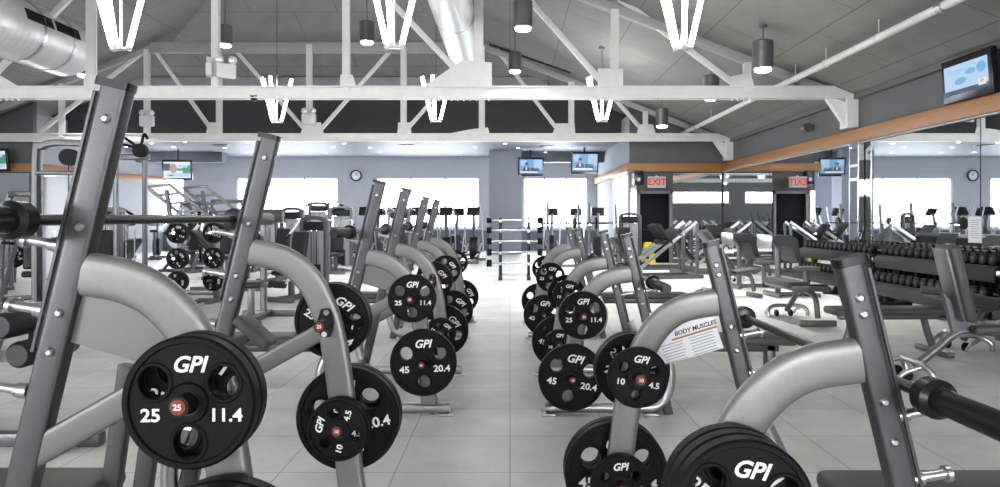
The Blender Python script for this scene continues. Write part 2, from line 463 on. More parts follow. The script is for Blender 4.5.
gus = [[pz(*q, D1) for q in g] for g in
       ([(424, 88), (492, 88), (492, 64), (462, 62)], [(597, 88), (622, 88), (622, 70), (597, 70)], [(-30, 88), (24, 88), (0, 74), (-30, 74)], [(728, 88), (752, 88), (748, 74), (728, 78)], [(342, 88), (358, 88), (354, 76), (342, 76)], [(88, 88), (102, 88), (100, 76), (88, 76)])]
truss('nearer white roof truss crossing the whole hall high in view', D1,
      [(at(px, 0, D1).x, w) for px, w in ((-39, .13), (93, .15), (217, .13), (347, .13), (479, .17), (614, .15), (746, .13))],
      [(*pz(a, b, D1), *pz(c, d_, D1)) for a, b, c, d_ in ds], gus, (-10.3, -.8))
ds = [(149, 48, 40, 132), (155, 50, 214, 133), (232, 46, 308, 133), (395, 46, 318, 133), (480, 46, 404, 133), (497, 50, 560, 133), (590, 72, 645, 133)]
gus = [[pz(*q, D2) for q in g] for g in
       ([(208, 135), (224, 135), (222, 123), (210, 123)], [(302, 135), (325, 135), (322, 123), (305, 123)], [(398, 135), (412, 135), (411, 123), (399, 123)], [(552, 135), (575, 135), (574, 124), (556, 124)], [(636, 135), (655, 135), (652, 125), (638, 125)], [(445, 135), (490, 135), (488, 128), (470, 130)])]
truss('farther white roof truss in front of dark bulkhead', D2,
      [(at(px, 0, D2).x, w) for px, w in ((-20, .13), (63, .13), (148, .15), (220, .15), (310, .17), (404, .17), (482, .17), (571, .17), (645, .14))],
      [(*pz(a, b, D2), *pz(c, d_, D2)) for a, b, c, d_ in ds], gus, (-10.3, -.9))
for y, l in ((5.7, 'white roof truss above camera seen only in the mirrors'), (-1.4, 'white roof truss behind camera seen only in the mirrors')):
    px = [-12.9, -10.4, -7.9, -5.5, -3, -.6, 1.9, 4.4]
    dg_ = [(px[i], 6.2 if 0 < i < 6 else 4.6, px[i+1], ZC) for i in range(0, 7, 2)]
    truss(l, y, [(x, .15) for x in px], dg_, [], (-10.3, -.8))

# ------------------------------------------------------------------ ducts, pipe
def spiral_duct(label, pts, r, grille=None):
    t = thing('spiral_duct', label, 'air duct', (0, 0, 0), group='round metal ducts under the ceiling')
    P = smooth(pts, 6)
    B().sweep(P, sec(2*r, 2*r, 2, 36), (0, 0, 1)).obj('duct_shell', M['duct'], t)
    for k in range(1, len(P)-1, 3):
        q = P[k]; d_ = (P[k+1]-P[k-1]).normalized()*.03
        B().cyl(q-d_, q+d_, r+.012, n=36).obj('duct_collar', M['steel'], t)
    return t
sd = spiral_duct('large silver round duct running along the hall high at left', [(-8.9, 8, 4.73), (-8.9, 12, 4.73), (-8.9, 13.75, 4.73)], .55)
for q in range(2):
    g = B(); a = math.radians(18); yc = 12.3+q*.78
    n_ = Vector((math.cos(a), 0, math.sin(a)))
    def gp(y, dz): return (-8.9+.552*n_.x-dz*n_.z, y, 4.73+.552*n_.z+dz*n_.x)
    g.box(gp(yc, 0), (.010, .70, .20), rot=(-a, 'Y'))
    for k in range(9): g.box((gp(yc-.3+k*.075, 0)[0]+.008, yc-.3+k*.075, gp(yc, 0)[2]), (.02, .03, .18), rot=(-a, 'Y'))
    g.obj('air_grille', M['mdark'], sd)
B().lathe([(.0, 0), (.54, 0), (.55, .06), (.50, .22), (.34, .34), (.0, .40)], (-8.9, 13.73, 4.73), 'Y', 36).obj('end_cap', M['duct'], sd)
sd = spiral_duct('silver ribbed round duct hanging beside the tall centre truss post', [(-1.04, 7.5, 5.15), (-1.04, 12, 5.15), (-1.04, 17, 5.15), (-1.04, 18.6, 5.1)], .375)
B().lathe([(.0, 0), (.37, 0), (.375, .06), (.34, .2), (.2, .3), (.0, .32)], (-1.04, 18.55, 5.1), 'Y', 36).obj('end_cap', M['duct'], sd)
sp = thing('sprinkler_pipe', 'long pale sprinkler pipe hung under the sloping right ceiling', 'pipe', (5.13, 3, 3.86))
B().cyl((0, 0, 0), (0, 17.9, 0), .055, n=16).obj('pipe', M['truss'], sp)
for y in (3.2, 6.6, 8.2, 9.4, 12, 14.6, 17): B().cyl((0, y, 0), (.0, y, .27), .008, n=8).cyl((0, y-.02, 0), (0, y+.02, 0), .064).obj('hanger', M['truss'], sp)
for y in (5.2, 10.9, 16): B().cyl((0, y-.05, 0), (0, y+.05, 0), .072).obj('coupling', M['steel'], sp)
sp2 = thing('conduit_pipe', 'thin dark conduit dropping along the sloping ceiling above far pendant', 'pipe', (0, 0, 0))
B().bar((-.55, 18.3, 5.95), (1.6, 18.3, 5.2), .05, .05).obj('pipe', M['mdark'], sp2)

# ------------------------------------------------------------------ lamps
LCOL = (1, .99, .97)
def add_light(kind, name, loc, energy, parent=None, size=None, rot=None, col=LCOL, spot=None, blend=.6):
    li = bpy.data.lights.new(name, kind); li.energy = energy; li.color = col
    if kind == 'SPOT': li.spot_size = spot; li.spot_blend = blend; li.shadow_soft_size = size or .1
    elif kind == 'POINT': li.shadow_soft_size = size or .2
    o = bpy.data.objects.new(name, li); C.objects.link(o); o.location = loc
    if rot: o.rotation_euler = rot
    if parent: o.parent = parent
    return o
def pendant(label, x, y, zb):
    t = thing('fluorescent_pendant', label, 'pendant light', (x, y, zb), group='pendants of four flared fluorescent tubes')
    H = 1.0
    for k, a in enumerate((172, 205, 262, 8)):
        a = math.radians(a); ca, sa = math.cos(a), math.sin(a)
        p, q = Vector((.10*ca, .10*sa, .03)), Vector((.33*ca, .33*sa, H))
        tb = B().cyl(p, q, .034, n=16).obj('tube', EM['tube'], t)
        d_ = (q-p).normalized()
        B().cyl(p-d_*.05, p+d_*.01, .037, n=14).obj('tube_cap', M['plastic'], tb)
    B().box((0, 0, .0), (.22, .1, .03), bev=.006).obj('lower_bracket', M['steel'], t)
    B().cyl((0, 0, 0), (0, 0, H+.1), .012, n=8).obj('spine', M['steel'], t)
    zc = min(roof(x), ZB+.41*(YB-y))-zb
    B().cyl((0, 0, H), (0, 0, zc), .006, n=8).obj('suspension_rod', M['mdark'], t)
    B().lathe([(0, 0), (.07, 0), (.06, -.05), (0, -.05)], (0, 0, zc), n=16).obj('ceiling_rose', M['can'], t)
for l, px, py, D in (('pendant of bright tubes at top left above the tall near post', 121, 49, 9.0), ('pendant of bright tubes at top centre left of the ribbed duct', 394, 47, 9.0),
        ('pendant of bright tubes at top right beside the grey can lights', 683, 49, 9.0), ('far tube pendant left, below the security camera', 277, 122, 16.0),
        ('far tube pendant just under the ribbed duct end', 436, 121, 16.0), ('far tube pendant behind the chord right of centre', 602, 121, 16.0)):
    p = at(px, py, D); pendant(l, p.x, D, p.z)
for x in (-12.5, -8.6, -5.06, -1.5, 2.26):  # out-of-view row added to brighten the foreground
    pendant('added tube pendant above the camera for foreground light, seen only in mirrors', x, 2.2, 3.56)
for x in (-12.4,): pendant('tube pendant beyond the left edge, seen only in mirrors', x, 9.0, 3.56)
for x in (-8.6, -5.06, -1.5, 2.26): pendant('added tube pendant behind the camera for foreground light, seen only in mirrors', x, -4.5, 3.56)  # also added behind the camera for front light

def can_light(label, px, py_bot, D, x=None):
    p = at(px, py_bot, D); 
    if x is not None: p.x = x
    t = thing('can_pendant', label, 'pendant light', p, group='grey cylinder pendant downlights')
    r, h = .165, .46
    B().lathe([(r-.03, 0), (r, 0), (r, h-.02), (r-.02, h), (.0, h), (0, h-.01), (r-.03, h-.04), (r-.03, 0)], n=28).obj('can_shell', M['can'], t)
    B().lathe([(0, .0), (r-.035, -.0), (r-.04, -.035), (r*.4, -.055), (0, -.06)], n=24).obj('lens', EM['can'], t)
    zc = min(roof(p.x), ZB+.41*(YB-D))-p.z
    B().cyl((0, 0, h), (0, 0, zc), .012, n=8).obj('stem', M['can'], t)
    B().lathe([(0, 0), (.075, 0), (.06, -.04), (0, -.05)], (0, 0, zc), n=16).obj('canopy', M['can'], t)
    add_light('SPOT', 'downlight', (0, 0, -.08), 260, t, .12, None, LCOL, math.radians(110), .8)
can_light('grey can pendant over the right side, nearest and brightest', 763, 69, 11.3)
can_light('grey can pendant cut by the nearer truss chord at right', 711, 98, 14.2)
can_light('small grey can pendant lowest of the right hand line', 662, 126, 18.4)
can_light('grey can pendant at top edge right of centre post', 523, 28, 11.8)
can_light('small lit can pendant just below another at centre', 515, 71, 17.4)
can_light('grey can pendant left of the top centre tube pendant', 367, 42, 15.5)
can_light('grey can pendant half hidden behind left truss post', 225, 45, 16.2)
can_light('lit can pendant under the large left duct', 83, 75, 19.0)

# recessed lamps in the lavender soffit
def recessed(label, x, y):
    t = thing('recessed_light', label, 'ceiling light', (x, y, 3.87), group='recessed lights in the lavender soffit')
    B().lathe([(.06, 0), (.085, 0), (.085, -.012), (.06, -.012), (.06, 0)], n=16).obj('trim_ring', M['plastic'], t)
    B().lathe([(0, -.004), (.058, -.004), (.05, -.012), (0, -.014)], n=16).obj('lamp', EM['spot'], t)
rows = ((23.0, 'row nearest the truss'), (24.6, 'middle row'), (26.4, 'row nearest the windows'))
for j, (y, rn) in enumerate(rows):
    xs = [-15.6+1.72*k+(.5 if j == 1 else 0)+random.uniform(-.35, .35) for k in range(11)]
    for k, x in enumerate(xs): recessed('small recessed soffit light, %s from the left in the %s' % (ORD[k+1], rn), x, y+random.uniform(-.3, .3))
for k, (x, y) in enumerate(((-3.6, 23.8), (-10.0, 23.8), (1.3, 24.2))):
    t = thing('ceiling_vent', ['oval vent in the soffit above the clock window', 'oval vent in the soffit left of the clock', 'oval vent in the soffit before the hanging televisions'][k], 'vent', (x, y, 3.87), group='soffit vents')
    B().lathe([(.25, 0), (.3, 0), (.28, -.03), (.2, -.03), (.2, 0)], n=24).obj('rim', M['can'], t)
    B().lathe([(0, -.005), (.2, -.005), (.15, -.03), (0, -.03)], n=24).obj('core', M['mdark'], t)
# ------------------------------------------------------------------ weight plates
def make_plate(kind, R, t, name, hr, hrad):
    root = thing(name, 'tmp', 'weight plate')
    holes = [(0, 0, .029, .029)] + [(R*hr*math.cos(math.radians(a)), R*hr*math.sin(math.radians(a)), R*hrad, R*hrad*1.08) for a in (150, 30, 270)]
    b = B(); b.add(holed_disc(R*.95, holes, t*.72, .004), Matrix.Rotation(PI/2, 4, 'X'))
    h = t/2; q = .006
    b.lathe([(R*.885, -h+q*.6), (R*.90, -h), (R-q, -h), (R, -h+q), (R, h-q), (R-q, h), (R*.90, h), (R*.885, h-q*.6), (R*.885, -h+q*.6)], axis='Y', n=72)
    for s in (-1, 1):
        b.lathe([(.030, s*h*.6), (.030, s*h*1.02), (.046, s*h*1.02), (.052, s*h*.6), (.030, s*h*.6)], axis='Y', n=32)
        for x, z, a, c in holes[1:]:
            pts = [(x+(a+.004)*math.cos(2*PI*i/24), s*h*.72, z+(c+.004)*math.sin(2*PI*i/24)) for i in range(24)]
            b.sweep(pts, sec(.012, .010, 2, 8), (0, 1, 0), closed=True)
    b.obj('rubber_body', M['rubber'], root)
    B().lathe([(.0268, -h), (.030, -h*1.05), (.030, h*1.05), (.0268, h), (.0268, -h)], axis='Y', n=28).obj('steel_bushing', M['edge'], root)
    yf = -h*.72-.0012
    kg = {25: '11.4', 45: '20.4', 10: '4.5'}[kind]
    lettering('brand_lettering', 'GPI', R*.335, (0, yf, R*.56 if kind != 10 else R*.60), root, shear=.28, bold=R*.0075)
    lettering('pound_number', str(kind), R*.27, (-R*.565, yf, -R*.2), root, bold=R*.006, wide=1.12)
    lettering('kilo_number', kg, R*.27, (R*.555, yf, -R*.19), root, bold=R*.006, wide=1.08)
    root['rad'] = R; root['th'] = t
    return root
PT = {25: make_plate(25, .1625, .044, 'rubber_weight_plate', .60, .232), 45: make_plate(45, .225, .05, 'rubber_weight_plate', .58, .20), 10: make_plate(10, .127, .036, 'rubber_weight_plate', .57, .165)}
used_proto = set()
def plate(kind, x, y, z, deg, label, group=None):
    p = PT[kind]; o = p if kind not in used_proto else copy_tree(p)
    used_proto.add(kind)
    o['label'] = label
    if group: o['group'] = group
    elif 'group' in o.keys(): del o['group']
    o.location = (x, y, z); o.rotation_euler = (0, math.radians(deg), 0)
    return o

# ------------------------------------------------------------------ the bench press stations
ARM = [(.0, 0), (.06, 0), (.15, -.02), (.235, -.062), (.305, -.135), (.352, -.225), (.388, -.33), (.422, -.52), (.456, -.80), (.478, -1.0)]
def leg_at(zj, drop):
    """offset a (towards the aisle) on the leg at zj-drop"""
    a0 = .24*zj
    for (a, d), (a2, d2) in zip(ARM, ARM[1:]):
        if d >= -drop >= d2:
            f = (d+drop)/(d-d2) if d != d2 else 0
            return a0+a+(a2-a)*f
    return a0+ARM[-1][0]
def station(label, side, U0, yc, ztop, zj, hooks, panel=(False, False), rise=False, sticker=('25', '45', '25', '10'), half=.6, drops=(.275, .725)):
    po = .016 if side < 0 else -.002; pw = .072 if side < 0 else .062
    t = thing('bench_press_station', label, 'weight bench', (side*U0, yc, 0), group='bench press stations in two rows facing the aisle')
    def P(a, y, z): return Vector((-side*a, y, z))
    for fi, fy in enumerate((-half, half)):
        # upright
        k = .24; zs = zj-.2 if side < 0 else .28
        u = B().sweep([P(po, fy, .0), P(po+k*ztop, fy, ztop)], sec(pw, .05, 7, 24)).obj('upright', M['post'], t)
        ch = B(); ch.sweep([P(po-.011-pw/2+k*zs, fy, zs), P(po-.011-pw/2+k*(ztop-.01), fy, ztop-.01)], sec(.011, .046, 6, 16)).obj('channel_strip', M['post'], u)
        ch = B(); ch.sweep([P(po-.003-pw/2+k*(zs+.01), fy, zs+.01), P(po-.003-pw/2+k*(ztop-.012), fy, ztop-.012)], sec(.009, .036, 6, 12)).obj('channel_groove', M['edge'], u)
        cp = B(); d = Vector((-side*k, 0, 1)).normalized()
        c0 = P(po-.007+k*ztop, fy, ztop); cp.sweep([c0-d*.004, c0+d*.012, c0+d*.018], sec(pw+.018, .056, 7, 24)); cp.obj('end_cap', M['capblack'], u)
        for z in (ztop-.085, zj+.12, zj-.10, zj-.2):
            q = P(po+.002+k*z, fy-.024, z); B().lathe([(0, -.010), (.006, -.010), (.011, -.006), (.013, 0), (0, 0)], q, 'Y', 14).obj('bolt', M['steel'], u)
        # curved arm running down into the rear leg
        a0 = .24*zj
        pts = [P(a0+a, fy, max(zj+d_, .05)) for a, d_ in [(po+.030, 0)]+[q for q in ARM if q[0] > po+.08]]
        if zj-1.0 > .06: pts.append(P(a0+.515, fy, .06))
        B().sweep(smooth(pts, 6), sec(.114, .0485, 3.6, 24)).obj('curved_arm', M['arm'], t)
        if side < 0:
          br = B(); zb, ze = ((.73, .985), (.60, .885))[fi]; zb += zj-1.205; ze += zj-1.205
          br.bar(P(.24*zb+po, fy, zb), P(leg_at(zj, zj-ze)-.0, fy, ze), .075, .042)
          br.obj('brace', M['panel'], t)
        # foot
        af = leg_at(zj, .98)+.14
        B().tube([P(af, fy, .045), P(af-.3, fy, .045), P(.16, fy, .045), P(.055, fy, .07), P(.0, fy, .16), P(-.01, fy, .30), P(.06, fy, .46)], .036, 6, 16).obj('foot_tube', M['steel'], t)
        fp = B()
        for a in (af-.02, .12): fp.box(P(a, fy, .007), (.10, .13, .014), bev=.003)
        fp.obj('foot_plate', M['steel'], t)
        if panel[fi]:
            pp = [(a0+.045, zj-.045), (a0+.15, zj-.065), (a0+.215, zj-.10), (a0+.265, zj-.145), (a0+.315, zj-.225), (a0+.325, zj-.27), (a0-.0, zj-.175)]
            if panel[fi] == 2: pp = [(a0+.045, zj-.06), (a0+.15, zj-.08), (a0+.215, zj-.115), (a0+.265, zj-.16), (a0+.325, zj-.235), (a0+.335, zj-.29), (a0-.0, zj-.195)]
            pm = B().prism([P(a, fy-.004, z) for a, z in pp], (0, .008, 0)).obj('placard' if panel[fi] == 2 else 'gusset_sheet', M['paper'] if panel[fi] == 2 else M['panel'], t)
            if panel[fi] == 2:
                pm['label'] = 'white instruction placard with printed text'
                th = math.radians(-17); R_ = Matrix.Rotation(th, 4, 'Y')
                cx, cz = -side*(a0+.14), zj-.155
                def W(dx, dz): v = R_ @ Vector((dx, 0, dz)); return (cx+v.x, fy-.0055, cz+v.z)
                lettering('heading', 'BODY MUSCLES', .026, W(.03, .038), pm, M['darkink'], shear=.2, bold=.0006, rot=R_)
                st = B(); st.box(W(.02, .018), (.20, .002, .008), rot=R_.to_3x3()); st.obj('orange_stripe', M['wood'], pm)
                ln = B()
                for r in range(7):
                    z = .004-r*.0125
                    ln.box(W(-.085, z), (.10-.008*(r % 3), .001, .0035), rot=R_.to_3x3())
                    ln.box(W(.045, z), (.11-.01*(r % 2), .001, .0035), rot=R_.to_3x3())
                ln.obj('text_lines', M['ink'], pm)
        # weight pegs through the leg, above and below
        for drop, num in ((drops[0], sticker[fi*2]), (drops[1], sticker[fi*2+1])):
            z = zj-drop; a = leg_at(zj, drop)
            for s in (-1, 1):
                ln = .152 if (s < 0) == (fi == 0) else .105
                pg = B().cyl(P(a, fy+s*.02, z), P(a, fy+s*(.033+ln), z), .0245, n=20).obj('weight_peg', M['capblack'], t)
                fl = B(); fl.prism([P(a+.056*math.cos(w)*(1 if abs(math.cos(w)) < .5 else .62), fy+s*.034, z+.062*math.sin(w)) for w in [2*PI*i/16 for i in range(16)]], (0, s*.008, 0))
                fl.obj('mounting_flange', M['capblack'], pg)
                for q in (-1, 1): B().cyl(P(a+.004*q, fy+s*.042, z+q*.046), P(a+.004*q, fy+s*.052, z+q*.046), .012, n=12).obj('flange_bolt', M['chrome'], pg)
                yt = fy+s*(.033+ln)
                B().lathe([(0, s*.0), (.0185, 0), (.0185, s*.003), (0, s*.004)], P(a, yt, z), 'Y', 20).obj('orange_sticker', M['red'], pg)
                if s < 0: lettering('sticker_number', num, .02, P(a, yt-.0052, z), pg, bold=.0004)
        for z in hooks:
            h = B(); a = .24*z-.05
            h.cyl(P(a, fy, z-.05), P(a-.085, fy, z-.037), .013, n=16).cyl(P(a-.08, fy, z-.038), P(a-.092, fy, z-.036), .021, n=16)
            h.cyl(P(a+.012, fy, z-.051), P(a-.012, fy, z-.049), .021, n=16).cyl(P(a-.014, fy, z-.049), P(a-.022, fy, z-.047), .019, n=16)
            h.obj('bar_catch', M['steel'], t)
    # bench pad and its stand
    B().box(P(-.52, 0, .415), (1.15, .28, .07), bev=.03, seg=3).obj('bench_pad', M['vinyl'], t)
    st = B(); st.box(P(-.48, 0, .35), (1.0, .09, .06), bev=.008).box(P(-.92, 0, .2), (.07, .09, .36), bev=.008).box(P(.0, 0, .2), (.07, .09, .36), bev=.008)
    st.box(P(-.92, 0, .025), (.08, .5, .05), bev=.008); st.obj('bench_stand', M['post'], t)
    B().box(P(.03, 0, .11), (.06, 1.13, .06), bev=.008).obj('cross_tube', M['arm'], t)
    if rise:
        for a in (.02, .13):
            B().bar(P(a, .02, .12), P(a+.10, .02, .84), .06, .045).obj('seat_post', M['post'], t)
        hp = B(); c = P(.555, .03, .955)
        hp.box(c, (.15, .10, .04), rot=Matrix.Rotation(math.radians(41), 3, 'Y'), bev=.014, seg=3); hp.obj('head_pad', M['vinyl'], t)
        ar = B(); ar.bar(P(.15, .03, .72), P(.42, .03, .865), .045, .04).bar(P(.40, .03, .86), P(.53, .03, .935), .03, .03).obj('pad_arm', M['edge'], t)
    return t
S = {}
def add_station(key, label, side, U0, yc, ztop, zj, hooks, **k):
    S[key] = dict(side=side, U0=U0, yc=yc, zj=zj, half=k.get('half', .6), drops=k.get('drops', (.275, .725))); return station(label, side, U0, yc, ztop, zj, hooks, **k)
add_station('L1', 'tall left bench station nearest the camera with sheet under its arm', -1, 1.443, 2.375, 1.69, 1.205, (1.33, 1.16, .95), panel=(1, 0), rise=True, half=.575, drops=(.298, .725))
add_station('L2', 'second bench station along the left row', -1, 1.29, 5.35, 1.59, 1.08, (1.24, 1.05), panel=(1, 0), drops=(.27, .705))
add_station('L3', 'third bench station along the left row, before the far windows', -1, 1.335, 8.35, 1.57, 1.05, (1.24, 1.05), panel=(1, 0))
add_station('R1', 'right bench station nearest the camera carrying the white placard', 1, 1.15, 2.35, 1.235, .99, (.90, .74), panel=(0, 2), drops=(.302, .75), sticker=('25', '45', '10', '10'))
add_station('R2', 'second bench station along the right row', 1, 1.09, 5.35, 1.225, .965, (.90, .74), drops=(.27, .69))
add_station('R3', 'third bench station along the right row, farthest in that row', 1, 1.05, 8.35, 1.215, .965, (.90, .74), drops=(.27, .69))
NM = {'L1': 'nearest left', 'L2': 'second left', 'L3': 'third left', 'R1': 'nearest right', 'R2': 'second right', 'R3': 'third right'}
def load(key, frame, level, face, kinds, degs):
    """plates on one peg: frame 0 near / 1 far, level 0 upper / 1 lower, face -1 camera side / +1 far side; listed from the leg outwards"""
    s = S[key]; drop = s['drops'][level]
    a = leg_at(s['zj'], drop); x = s['side']*(s['U0']-a); z = s['zj']-drop-.0035
    y = s['yc']+(-s['half'], s['half'])[frame]+face*.046
    n = len(kinds)
    for i, (k, dg_) in enumerate(zip(kinds, degs)):
        t = PT[k]['th']*1.06; y += face*t/2
        pos = '' if n == 1 else (', outermost' if i == n-1 else ', innermost' if i == 0 else ', middle one')
        plate(k, x, y, z, dg_, 'black %d plate, %s%s peg, %s leg of %s station%s' % (k, ('upper', 'lower')[level], ' front' if face < 0 else ' back', ('near', 'far')[frame], NM[key], pos), 'rubber weight plates on the bench stations')
        y += face*t/2
load('L1', 0, 0, -1, (25, 25), (20, 0)); load('L1', 0, 1, -1, (45, 45), (0, 30))
load('L1', 1, 0, 1, (25, 25), (35, 10)); load('L1', 1, 1, -1, (10, 10), (0, -75)); load('L1', 1, 1, 1, (45, 45), (-12, -20))
load('L2', 0, 0, -1, (25,), (0,)); load('L2', 0, 1, -1, (45,), (-2,))
load('L2', 1, 0, 1, (25,), (50,)); load('L2', 1, 1, -1, (10,), (40,)); load('L2', 1, 1, 1, (45,), (50,))
load('L3', 0, 0, -1, (25,), (50,)); load('L3', 0, 1, -1, (45,), (40,)); load('L3', 1, 0, 1, (25,), (20,)); load('L3', 1, 1, 1, (45,), (60,))
load('R1', 0, 0, -1, (25, 25, 25), (0, 40, 8)); load('R1', 0, 1, -1, (45,), (0,))
load('R1', 1, 0, -1, (10,), (8,)); load('R1', 1, 0, 1, (25, 25), (20, 60)); load('R1', 1, 1, -1, (10,), (-3,)); load('R1', 1, 1, 1, (45, 45), (2, 2))
load('R2', 0, 0, -1, (25,), (0,)); load('R2', 0, 1, -1, (45,), (10,))
load('R2', 1, 0, -1, (10,), (10,)); load('R2', 1, 0, 1, (25,), (30,)); load('R2', 1, 1, -1, (10,), (4,)); load('R2', 1, 1, 1, (45,), (20,))
load('R3', 0, 0, -1, (25,), (10,)); load('R3', 0, 1, -1, (45,), (5,)); load('R3', 1, 0, 1, (25,), (0,)); load('R3', 1, 1, 1, (45,), (0,))

def barbell(label, x, y, z):
    t = thing('barbell', label, 'barbell', (x, y, z), group='empty barbells resting on the bench stations')
    B().cyl((0, -.66, 0), (0, .66, 0), .0155, n=18).obj('shaft', M['barblack'], t)
    for s in (-1, 1):
        B().lathe([(.0, s*.655), (.034, s*.655), (.048, s*.660), (.048, s*.70), (.034, s*.712), (.034, s*.722), (.0, s*.722)], axis='Y', n=28).obj('collar', M['capblack'], t)
        B().lathe([(.0, s*.70), (.031, s*.70), (.031, s*1.10), (.028, s*1.105), (.0, s*1.105)], axis='Y', n=28).obj('sleeve', M['barblack'], t)
for key, l in (('L1', 'black barbell racked across the tall nearest left station'), ('L2', 'black barbell racked on the second left station'), ('L3', 'black barbell racked on the third left station'),
               ('R1', 'black barbell racked on the nearest right station'), ('R2', 'black barbell racked on the second right station'), ('R3', 'black barbell racked on the third right station')):
    s = S[key]; z = {'L1': 1.345, 'L2': 1.255, 'L3': 1.255}.get(key, .915)
    barbell(l, s['side']*(s['U0']-.24*z+.095), s['yc'], z)
# ------------------------------------------------------------------ other machines and benches
def flat_bench(label, x, y, rz):
    t = thing('flat_bench', label, 'bench', (x, y, 0), rz, 'loose benches by the dumbbell racks')
    B().box((0, 0, .43), (1.18, .29, .075), bev=.03, seg=3).obj('pad', M['vinyl'], t)
    b = B(); b.box((0, 0, .37), (1.0, .07, .05), bev=.008); b.obj('beam', M['mgrey'], t)
    for s in (-1, 1):
        B().tube([(s*.36, 0, .37), (s*.40, 0, .22), (s*.46, 0, .06)], .033, 4).obj('leg', M['mgrey'], t)
        B().box((s*.47, 0, .03), (.07, .52, .05), bev=.01).obj('foot', M['mgrey'], t)
    return t
def adjustable_bench(label, x, y, rz, deg):
    """seat towards +X, back pad hinged at x=-.1 and raised by deg"""
    t = thing('adjustable_bench', label, 'bench', (x, y, 0), rz, 'loose benches by the dumbbell racks')
    B().box((.24, 0, .45), (.46, .30, .07), rot=(math.radians(-6), 'Y'), bev=.028, seg=3).obj('seat_pad', M['vinyl'], t)
    a = math.radians(deg); LB = .82 if deg < 60 else .64; c = Vector((-.0-(LB/2+.03)*math.cos(a), 0, .47+(LB/2+.03)*math.sin(a)))
    R_ = Matrix.Rotation(a, 3, 'Y'); up = R_ @ Vector((0, 0, 1))
    bp = B().box(c, (LB, .30, .085), rot=R_, bev=.03, seg=3).obj('back_pad', M['vinyl'], t)
    B().box(c-up*.055, (LB-.03, .24, .03), rot=R_, bev=.008).obj('backing_plate', M['mgrey'], bp)
    b = B(); b.tube([(.42, 0, .10), (.36, 0, .34), (.2, 0, .40), (-.05, 0, .40), (-.22, 0, .26), (-.40, 0, .10)], .034, 5).obj('spine', M['mgrey'], t)
    B().prism([(-.10, -.03, .36), (.08, -.03, .38), (-.12-.3*math.cos(a), -.03, .44+.3*math.sin(a))], (0, .06, 0)).obj('hinge_bracket', M['mgrey'], t)
    lp = B(); lp.sweep(smooth([(-.36, -.27, .02), (-.38, -.27, .10), (-.42, -.2, .15), (-.44, 0, .155), (-.42, .2, .15), (-.38, .27, .10), (-.36, .27, .02)], 6), sec(.05, .05, 2, 12), (1, 0, 0))
    lp.obj('loop_leg', M['steel'], t)
    for s in (-1, 1): B().tube([(-.62, s*.2, .03), (-.55, s*.2, .09), (-.42, s*.2, .14)], .02, 4).obj('rear_foot', M['steel'], t)
    for s in (-1, 1): B().cyl((-.5, s*.1-.015, .045), (-.5, s*.1+.015, .045), .045, n=16).obj('wheel', M['rubber'], t)
    B().box((.42, 0, .04), (.07, .46, .07), bev=.01).obj('front_foot', M['mgrey'], t)
    return t
def preacher_curl(label, x, y, rz):
    t = thing('preacher_curl_bench', label, 'weight bench', (x, y, 0), rz, 'preacher curl benches')
    P_ = [(-.22, .98), (-.17, 1.05), (.10, 1.06), (.20, 1.0), (.27, .62), (.20, .60), (.10, .88), (-.18, .90), (-.22, .93)]
    B().prism([(px, -.34, z) for px, z in P_], (0, .68, 0)).obj('arm_pad', M['dvinyl'], t)
    B().box((-.235, 0, .96), (.03, .66, .22), bev=.01).obj('pad_front_plate', M['steel'], t)
    B().box((.0, 0, .46), (.08, .08, .92), bev=.01).obj('post', M['mgrey'], t)
    B().box((.5, 0, .48), (.34, .34, .07), bev=.03, seg=3).obj('seat_pad', M['vinyl'], t)
    B().box((.48, 0, .23), (.07, .07, .46), bev=.01).obj('seat_post', M['mgrey'], t)
    b = B(); b.box((.25, 0, .04), (.7, .07, .07), bev=.01).box((-.1, 0, .04), (.07, .7, .07), bev=.01).box((.6, 0, .04), (.07, .5, .07), bev=.01); b.obj('base', M['mgrey'], t)
    return t
def weight_stack(t, x, y, z0, n, w=.2, d=.11):
    b = B()
    for k in range(n): b.box((x, y, z0+.0135+k*.03), (w, d, .025), bev=.004)
    b.obj('weight_stack', M['mdark'], t)
    B().cyl((x-.06, y, z0), (x-.06, y, z0+1.1), .009, n=8).cyl((x+.06, y, z0), (x+.06, y, z0+1.1), .009, n=8).obj('guide_rod', M['chrome'], t)
